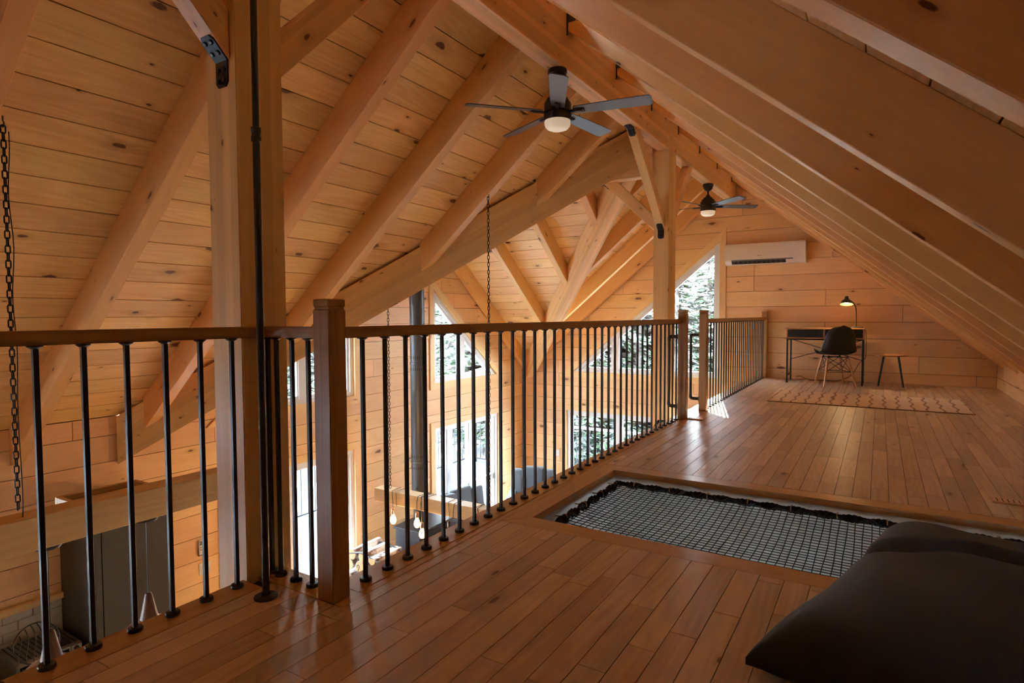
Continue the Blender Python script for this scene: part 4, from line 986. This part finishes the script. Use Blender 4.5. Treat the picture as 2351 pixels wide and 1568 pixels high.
# ------------------------------------------------------------------ stove pipe, stove, hearth, logs
STEEL = plain('pipe_grey', srgb(86, 88, 90), .42, .55, var=.02)
STOVE = plain('stove_black', srgb(52, 50, 52), .5, .2)
px, py = -5.20, 6.03
t = empty('stove_pipe', (px, py, -1.36)); tag(t, 'tall grey double wall stove pipe between the two left wall windows', 'stove pipe')
T = Matrix.Translation((px, py, 0))
MB().lathe([(.095, -1.36), (.097, -1.355), (.097, 2.72)], 32, T).build('pipe', STEEL, t, smooth=True)
for zc in (.33, -.98):
    rg = MB().lathe([(.0975, -.016), (.101, -.012), (.101, .012), (.0975, .016)], 32, Matrix.Translation((px, py, zc))).build('joint_ring', STEEL, t, smooth=True)
    for dz in (-.075, .075):
        for k in range(22):
            a = math.radians(k * 16.36); m = Matrix.Translation((px, py, zc + dz)) @ Matrix.Rotation(a, 4, 'Z'); MB().box(.0955, .0978, -.004, .004, -.018, .018, m=m).build('vent_slot', DARK, rg)
MB().lathe([(.072, -1.80), (.072, -1.35)], 28, T).build('inner_pipe', STOVE, t, smooth=True)
MB().lathe([(0.001, 0), (.016, 0), (.016, .03), (.001, .03)], 12, frame((px + .06, py - .095, -1.31), (0, 0, 1), (.5, -1, 0))).build('damper_knob', BLACK, t)
t = empty('wood_stove', (-5.16, 6.08, ZF)); tag(t, 'black wood stove below the pipe with slotted top edge', 'stove')
MB().cbox(-5.37, -4.95, 5.75, 6.42, -2.50, -1.832, .006).build('firebox', STOVE, t); MB().cbox(-5.39, -4.93, 5.73, 6.44, -1.83, -1.802, .004).build('top_plate', STOVE, t)
for k in range(4): MB().box(-4.948, -4.940, 5.80, 6.37, -1.868 - k * .026, -1.856 - k * .026).build('louvre', DARK, t)
MB().box(-4.949, -4.938, 5.82, 6.35, -2.42, -1.98).build('glass_door', plain('stove_glass', srgb(14, 13, 12), .1), t)
for x in (-5.34, -4.98):
    for y in (5.78, 6.39): MB().box(x - .02, x + .02, y - .02, y + .02, ZF + .001, -2.501).build('leg', STOVE, t)
# firewood rack with birch logs
BIRCH = snow_mat('birch_bark', srgb(96, 70, 56), srgb(226, 220, 212), 9); CUTW = wood('cut_log', srgb(206, 150, 100), srgb(168, 112, 70), None, var=.06)
t = empty('firewood_rack', (-5.25, 5.25, ZF)); tag(t, 'black iron firewood rack with scrolls beside the stove', 'rack')
for y in (5.02, 5.42):
    for x in (-5.62, -4.85): MB().tube([(x, y, ZF + .001), (x, y, -2.0), (x + (.05 if x < -5.2 else -.05), y, -1.955)], .010, 8).build('upright', BLACK, t)
    MB().tube([(-5.57, y, -1.955), (-5.25, y, -1.88), (-4.90, y, -1.955)], .010, 8).build('top_hoop', BLACK, t)
    MB().tube([(-5.62, y, -2.45), (-4.85, y, -2.45)], .010, 8).build('cross_bar', BLACK, t)
    for x in (-5.48, -5.30, -5.12, -4.98):
        MB().tube([(x, y, -2.44), (x, y, -2.12)] + [(x + .030 * math.sin(a) * (1 - a / 9), y, -2.09 + .03 - .030 * math.cos(a) * (1 - a / 9)) for a in [k * .6 for k in range(1, 11)]], .006, 7).build('scroll', BLACK, t)
for y in (5.02, 5.42): pass
MB().tube([(-5.62, 5.0, -2.45), (-5.62, 5.44, -2.45)], .010, 8).build('cross_bar', BLACK, t); MB().tube([(-4.85, 5.0, -2.45), (-4.85, 5.44, -2.45)], .010, 8).build('cross_bar', BLACK, t)
rd = random.Random(4); logs = [(-5.52, -2.36, .07), (-5.36, -2.37, .065), (-5.19, -2.36, .07), (-5.01, -2.365, .07), (-5.50, -2.21, .075), (-5.31, -2.22, .07), (-5.12, -2.21, .075), (-4.96, -2.22, .06), (-5.46, -2.06, .075), (-5.27, -2.065, .075), (-5.08, -2.065, .07), (-5.40, -1.93, .065), (-5.22, -1.94, .07), (-5.06, -1.935, .055)]
for i, (x, z, r) in enumerate(logs):
    y0, y1 = 4.98 + rd.uniform(0, .05), 5.44 + rd.uniform(0, .05); split = i % 3 == 1
    pts = [(math.cos(a) * r * (1 + .06 * math.sin(3 * a + i)), math.sin(a) * r * (1 + .06 * math.sin(3 * a + i))) for a in [k * 2 * math.pi / 12 for k in range(12)]]
    if split: pts = clip(pts, 0, 1, r * .35)
    tl = empty('firewood_log', (x, 5.2, z)); tag(tl, 'birch log in the firewood rack, %s row, %s from the left wall' % (('bottom', 'second lowest', 'second highest', 'top')[0 if i < 4 else 1 if i < 8 else 2 if i < 11 else 3], ORD[i if i < 4 else i - 4 if i < 8 else i - 8 if i < 11 else i - 11]), 'log', 'birch logs in the firewood rack')
    MB().prism(ccw(pts), lambda a, b: V3((x + a, y0, z + b)), V3((0, y1 - y0, 0))).build('bark', BIRCH, tl, fr=frame((x, 5.2, z), (0, 1, 0)))
    MB().prism(ccw([(a * .93, b * .93) for a, b in pts]), lambda a, b: V3((x + a, y0 - .002, z + b)), V3((0, .003, 0))).build('cut_end', CUTW, tl, fr=frame((x, y0, z), (0, 0, 1), (0, 1, 0)))

# ------------------------------------------------------------------ armchairs
GREYF = fabric('grey_upholstery', srgb(88, 92, 96), .9, .2)
def cushion_box(n, x0, x1, y0, y1, z0, z1, m, par, c=.045, mat=GREYF):
    bm = bmesh.new(); bmesh.ops.create_cube(bm, size=1)
    for q in bm.verts: q.co = V3(((x0 + x1) / 2 + q.co.x * (x1 - x0), (y0 + y1) / 2 + q.co.y * (y1 - y0), (z0 + z1) / 2 + q.co.z * (z1 - z0)))
    bmesh.ops.bevel(bm, geom=bm.edges[:], offset=c, segments=4, affect='EDGES', profile=.6)
    bm.verts.index_update(); mb = MB(); mb.add([m @ q.co for q in bm.verts], [[w.index for w in f.verts] for f in bm.faces]); bm.free()
    return mb.build(n, mat, par, smooth=True)
def armchair(x, y, rz, label):
    t = empty('armchair', (x, y, ZF), rz); tag(t, label, 'armchair'); m = wm(t)
    cushion_box('seat_base', -.36, .36, -.36, .36, .16, .34, m, t, .03); cushion_box('seat_cushion', -.28, .28, -.26, .37, .34, .47, m, t)
    for k, (a, b) in enumerate(((-.40, -.19), (-.19, .19), (.19, .40))):
        mm = m @ Matrix.Translation((0, -.34 + (.05 if k != 1 else 0), .34)) @ Matrix.Rotation(math.radians(8), 4, 'X'); cushion_box('back_panel', a, b, -.07, .07, 0, .66 if k == 1 else .63, mm, t, .05)
    for s_ in (-1, 1):
        cushion_box('armrest', s_ * .36 - .06, s_ * .36 + .06, -.34, .34, .18, .62, m, t, .04)
        for yy in (-.30, .30): MB().tube([m @ V3((s_ * .30, yy, .001)), m @ V3((s_ * .30, yy, .165))], .018, 10, radii=[.012, .02]).build('leg', BLACK, t)
armchair(-5.02, 8.75, math.radians(205), 'grey upholstered wing armchair in the corner by the back wall')
armchair(-5.12, 7.35, math.radians(262), 'grey upholstered armchair in front of the glazed patio unit')

# ------------------------------------------------------------------ chains and hanging beams
def torus_link(L_=.046, w=.024, r=.0032):
    pts = []; R = w / 2 - r; h = L_ / 2 - r - R
    for k in range(8): a = math.pi * k / 7; pts.append(V3((R * math.cos(a), 0, h + R * math.sin(a))))
    for k in range(8): a = math.pi + math.pi * k / 7; pts.append(V3((R * math.cos(a), 0, -h + R * math.sin(a))))
    n = len(pts); vs = []; fs = []
    for i, p in enumerate(pts):
        t_ = (pts[(i + 1) % n] - pts[i - 1]).normalized(); nn = V3((0, 1, 0)); b = t_.cross(nn)
        vs += [p + nn * math.cos(a) * r + b * math.sin(a) * r for a in [q * math.pi / 3 for q in range(6)]]
    for i in range(n):
        j = (i + 1) % n
        for k in range(6): fs.append((i * 6 + k, i * 6 + (k + 1) % 6, j * 6 + (k + 1) % 6, j * 6 + k))
    me = bpy.data.meshes.new('chain_link'); me.from_pydata([tuple(v) for v in vs], [], fs); me.polygons.foreach_set('use_smooth', [True] * len(me.polygons)); me.materials.append(BLACK); return me
LINK = torus_link()
def chain(x, y, z0, z1, label, cable=False, sc=1.0, twist=.9):
    t = empty('hanging_chain', (x, y, z0)); tag(t, label, 'chain'); k = 0; z = z1 - .05
    MB().tube([(x, y, z1 + .01), (x, y, z1 - .012), (x + .010, y, z1 - .02), (x + .010, y, z1 - .034), (x - .002, y, z1 - .040), (x - .008, y, z1 - .030)], .0032, 7).build('ceiling_hook', BLACK, t, smooth=True)
    while z > z0 + .02 * sc:
        m = Matrix.Translation((x, y, z)) @ Matrix.Rotation(twist + (math.pi / 2) * (k % 2), 4, 'Z') @ Matrix.Scale(sc, 4)
        o = bpy.data.objects.new('chain_link', LINK); COL.objects.link(o); place(o, m, t); z -= .0335 * sc; k += 1
    if cable:
        n = 30; MB().tube([(x + .018 + .006 * math.sin(i * .9), y + .010 + .004 * math.cos(i * .7), z1 - .06 - (z1 - .06 - z0) * i / n) for i in range(n + 1)], .0022, 6).build('lamp_cable', BLACK, t)
HB = wood('hanging_beam_wood', srgb(222, 186, 132), srgb(190, 146, 92), srgb(100, 62, 36), kx=2.5, ky=7, kden=.22, ksize=.09, grain=.35, var=.02)
# kitchen beam
bx0, bx1, bz0, bz1 = -3.43, -3.29, -.125, .035
t = empty('hanging_lamp_beam', (-3.36, .6, bz0)); tag(t, 'long hanging wood beam with pendants above the kitchen, near left', 'beam')
MB().cbox(bx0, bx1, -1.4, 2.20, bz0, bz1, .004).build('beam_body', HB, t, fr=frame(((bx0 + bx1) / 2, .4, -.04), (0, 1, 0)))
bw = MB()
MB().cbox(-3.66, -3.635, 1.36, 1.76, -.10, .012, .002).build('box_side', HB, t, fr=frame((-3.65, 1.56, 0), (0, 1, 0))); MB().cbox(-3.6345, bx0 - .0005, 1.36, 1.385, -.10, .012, .002).build('box_end', HB, t); MB().cbox(-3.6345, bx0 - .0005, 1.735, 1.76, -.10, .012, .002).build('box_end', HB, t); MB().box(-3.6345, bx0 - .0005, 1.3855, 1.7345, -.10, -.09).build('box_floor', DARK, t)
chain(-3.36, 1.105, .035, 1.845, 'long black chain at the left edge holding the kitchen lamp beam', True)
chain(-3.36, -.9, .035, 1.845, 'black chain holding the out of view end of the kitchen lamp beam')
CHR = plain('brushed_metal', srgb(150, 148, 146), .25, .9); PEND = wood('walnut', srgb(118, 76, 50), srgb(78, 46, 30), None, rings=.5, var=.02)
def pendant(y, label):
    x = -3.36; t = empty('pendant_lamp', (x, y, bz0)); tag(t, label, 'pendant lamp'); T = Matrix.Translation((x, y, 0))
    MB().lathe([(.010, -.150), (.052, -.146), (.058, -.138), (.058, -.1262)], 28, T).build('canopy', BLACK, t, smooth=True)
    MB().tube([(x, y, -.150), (x + .002, y - .002, -.35), (x, y, -.555)], .0026, 7).build('cord', BLACK, t)
    MB().lathe([(.006, -.545), (.014, -.548), (.018, -.556), (.045, -.686)], 28, T, cap=False).build('wooden_cone', PEND, t, smooth=True, fr=frame((x, y, -.6), (0, 0, 1)))
    MB().lathe([(.045, -.684), (.060, -.692), (.085, -.704), (.105, -.722), (.118, -.745), (.116, -.745), (.103, -.724), (.083, -.707), (.045, -.690)], 32, T, cap=False).build('metal_shade', CHR, t, smooth=True)
pendant(1.661, 'pendant lamp with wooden cone in front of the dark tall cabinet'); pendant(1.211, 'pendant lamp with wooden cone at the far left above the toaster oven')
# dining beam with filament bulbs
t = empty('hanging_lamp_beam', (-3.6, 4.57, -.985)); tag(t, 'square hanging wood beam wrapped with cords and filament bulbs below the railing', 'beam')
MB().cbox(-4.495, -2.35, 4.50, 4.64, -.985, -.85, .004).build('beam_body', HB, t, fr=frame((-3.4, 4.57, -.92), (1, 0, 0)))
chain(-4.33, 4.57, -.85, 1.50, 'long chain hanging from the valley beam to the left end of the bulb beam'); chain(-3.076, 4.57, -.85, 2.075, 'long chain hanging from a rafter right of the stove pipe to the bulb beam')
BG = plain('bulb_glass_lit', srgb(255, 170, 70), .1, emit=(1.0, .42, .09, 1), es=3.0); FIL = plain('filament', srgb(255, 220, 150), .4, emit=(1, .75, .35, 1), es=60); SOCK = plain('copper_socket', srgb(190, 150, 130), .2, .9)
def wrapcord(x, seed, zb, par):
    rd = random.Random(seed); a = rd.uniform(-.06, .06); y0 = 4.492; pts = [(x + a, 4.65, -.93), (x + a * .7, 4.645, -.845), (x + a * .5, 4.57, -.842), (x + a * .3, 4.496, -.843), (x + a * .1, y0, -.90), (x, y0, -.97), (x, y0 + .004, zb)]
    return MB().tube(pts, .003, 7).build('cord', BLACK, par, smooth=True)
def fbulb(x, ztop, seed, label, lit=True):
    t = empty('filament_bulb', (x, 4.496, ztop)); tag(t, label, 'light bulb'); wrapcord(x, seed, ztop, t); wrapcord(x + .05, seed + 50, -.99, t)
    T = Matrix.Translation((x, 4.496, ztop)); MB().lathe([(.004, 0), (.012, -.004), (.0165, -.014), (.0165, -.060), (.014, -.062)], 18, T).build('socket', SOCK if lit else BLACK, t, smooth=True)
    g_ = MB().lathe([(.013, -.060), (.016, -.075), (.026, -.098), (.0315, -.120), (.030, -.140), (.020, -.158), (.004, -.166)], 20, T).build('glass', BG if lit else GLASS, t, smooth=True)
    if lit:
        MB().tube([(x - .006, 4.470, ztop - .085), (x - .008, 4.463, ztop - .125), (x - .003, 4.462, ztop - .135), (x + .003, 4.462, ztop - .085)], .0016, 6).build('filament', FIL, g_)
        l = bpy.data.lights.new('bulb_glow', 'POINT'); o = bpy.data.objects.new('bulb_glow', l); COL.objects.link(o); l.energy = 1.2; l.color = (1, .5, .18); l.shadow_soft_size = .03; place(o, Matrix.Translation((x, 4.496, ztop - .19)), t)
fbulb(-4.225, -1.02, 1, 'leftmost lit filament bulb under the wooden beam'); fbulb(-3.905, -1.00, 2, 'middle lit filament bulb under the wooden beam'); fbulb(-3.84, -1.095, 3, 'lowest lit filament bulb, right of the middle one')
fbulb(-3.50, -1.02, 4, 'unlit bulb socket under the wooden beam, behind the balusters', False); fbulb(-3.20, -1.00, 5, 'unlit bulb socket near the right end of the wooden beam', False)

# ------------------------------------------------------------------ kitchen corner
CAB = plain('charcoal_cabinet', srgb(74, 74, 73), .45, var=.02); TILEW = plain('white_tile', srgb(206, 200, 192), .25, var=.04); CTOP = plain('worktop', srgb(120, 116, 110), .4); APP = plain('stainless', srgb(136, 136, 136), .3, .8)
t = empty('tall_cabinet', (-5.5, 2.46, ZF)); tag(t, 'tall charcoal cabinet standing against the left wall', 'cabinet')
MB().cbox(-5.803, -5.222, 2.178, 2.745, ZF + .001, -.60, .003).build('body', CAB, t)
MB().cbox(-5.2215, -5.20, 2.232, 2.745, -1.9, -.602, .003).build('door', CAB, t); MB().cbox(-5.2215, -5.20, 2.232, 2.745, ZF + .10, -1.905, .003).build('door', CAB, t); MB().cbox(-5.2215, -5.196, 2.178, 2.226, ZF + .10, -.602, .003).build('edge_strip', CAB, t)
t = empty('kitchen_counter', (-5.5, .9, ZF)); tag(t, 'low kitchen counter along the left wall under white tiles', 'counter')
MB().cbox(-5.80, -5.20, -1.6, 2.176, -1.87, -1.83, .004).build('worktop', CTOP, t); MB().cbox(-5.80, -5.24, -1.6, 2.176, ZF + .001, -1.871, .004).build('base_cabinet', CAB, t)
t = empty('tile_backsplash', (XA, .9, -1.6)); tag(t, 'white subway tile backsplash on the left wall', 'backsplash', kind='structure')
zz = -1.825; r = 0
while zz < -1.40:
    y = 2.175 + (0 if r % 2 else .10)
    while y > -1.5:
        a, b = max(y - .197, -1.5), min(y, 2.175)
        if b - a > .02: MB().box(XA + .001, XA + .011, a, b - .003, zz, min(zz + .070, -1.388)).build('tile', TILEW, t)
        y -= .20
    zz += .0735; r += 1
tag(MB().cbox(XA + .001, XA + .05, -1.5, 2.176, -1.385, -1.335, .003).build('trim_4', CASE, fr=frame((XA, .4, -1.36), (0, 1, 0))), 'wooden ledge above the white tiles', 'trim', kind='structure')
t = empty('toaster_oven', (-5.55, 1.93, -1.83)); tag(t, 'stainless toaster oven on the kitchen counter', 'toaster oven')
MB().cbox(-5.75, -5.36, 1.72, 2.14, -1.822, -1.612, .015).build('body', APP, t)
MB().cbox(-5.36, -5.352, 2.06, 2.135, -1.81, -1.625, .003).build('control_panel', APP, t); MB().cbox(-5.36, -5.354, 1.735, 2.05, -1.80, -1.64, .003).build('glass_door', plain('oven_glass', srgb(26, 25, 25), .15), t)
MB().tube([(-5.355, 1.75, -1.66), (-5.325, 1.75, -1.66), (-5.325, 2.03, -1.66), (-5.355, 2.03, -1.66)], .007, 8).build('handle', CHR, t, smooth=True)
for z in (-1.655, -1.715, -1.775): MB().lathe([(.017, 0), (.015, .018), (.001, .019)], 16, frame((-5.351, 2.098, z), (0, 1, 0), (1, 0, 0))).build('knob', BLACK, t, smooth=True)
for k in range(12): MB().box(-5.73, -5.38, 1.745 + k * .032, 1.752 + k * .032, -1.6125, -1.610).build('top_rib', DARK, t)
for x in (-5.72, -5.39):
    for y in (1.75, 2.11): MB().box(x - .012, x + .012, y - .012, y + .012, -1.8295, -1.8225).build('foot', BLACK, t)
# round wire rack standing on the counter
ctr = V3((-5.16, 1.775, -1.405)); nrm = (CAM - ctr).normalized(); fm = frame(ctr, V3((0, 1, 0)), nrm); R = .138
t = empty('wire_rack', (-5.22, 1.775, -1.83)); tag(t, 'round black wire rack with curved wires beside the toaster oven', 'rack')
MB().tube([fm @ V3((R * math.cos(a), R * math.sin(a), 0)) for a in [k * math.pi / 20 for k in range(41)]], .0045, 7, cap=False).build('hoop', BLACK, t)
for k in range(6):
    u0_ = -.105 + k * .042; pts = []
    for q in range(9):
        v = -1 + 2 * q / 8; hh = math.sqrt(max(0, R * R - u0_ * u0_)); pts.append(fm @ V3((u0_ + .018 * math.sin(v * 2.2 + k * .3), v * hh * .97, .012 * (1 - v * v))))
    MB().tube(pts, .0034, 6).build('curved_wire', BLACK, t)
MB().tube([fm @ V3((0, -R, 0)), (-5.23, 1.775, -1.60), (-5.24, 1.775, -1.826)], .005, 8).build('stem', BLACK, t); MB().lathe([(.05, -1.8295), (.05, -1.822), (.01, -1.818)], 20, Matrix.Translation((-5.24, 1.775, 0))).build('foot', BLACK, t)
# remote control and switches on the wall
t = empty('remote_control', (XA, 3.38, -1.43)); tag(t, 'white remote control in a holder on the left wall', 'remote control')
MB().cbox(XA + .001, XA + .012, 3.355, 3.425, -1.46, -1.38, .002).build('holder', BLACK, t); MB().cbox(XA + .0125, XA + .030, 3.352, 3.405, -1.445, -1.295, .004).build('body', WHITE, t)
MB().box(XA + .0302, XA + .031, 3.360, 3.397, -1.345, -1.305).build('screen', plain('lcd', srgb(110, 116, 108), .3), t)
for k in range(4): MB().box(XA + .0302, XA + .0315, 3.362 + (k % 2) * .02, 3.374 + (k % 2) * .02, -1.375 - (k // 2) * .022, -1.363 - (k // 2) * .022).build('button', GREY, t)
def plate(f, w, h, n, label):
    t = empty('light_switch', f.translation); tag(t, label, 'light switch'); MB().cbox(-w / 2, w / 2, -h / 2, h / 2, .001, .007, .002, m=f).build('plate', WHITE, t)
    for k in range(n): c = (k - (n - 1) / 2) * .046; MB().cbox(c - .016, c + .016, -.033, .033, .007, .010, .001, m=f).build('rocker', WHITE, t)
plate(frame((XA, 3.42, -1.60), (0, 1, 0), (1, 0, 0)), .12, .12, 2, 'white double switch plate on the left wall below the remote control')
plate(frame((-5.04, YW, -1.59), (1, 0, 0), (0, -1, 0)), .075, .12, 1, 'white switch plate on the back wall left of the low window')
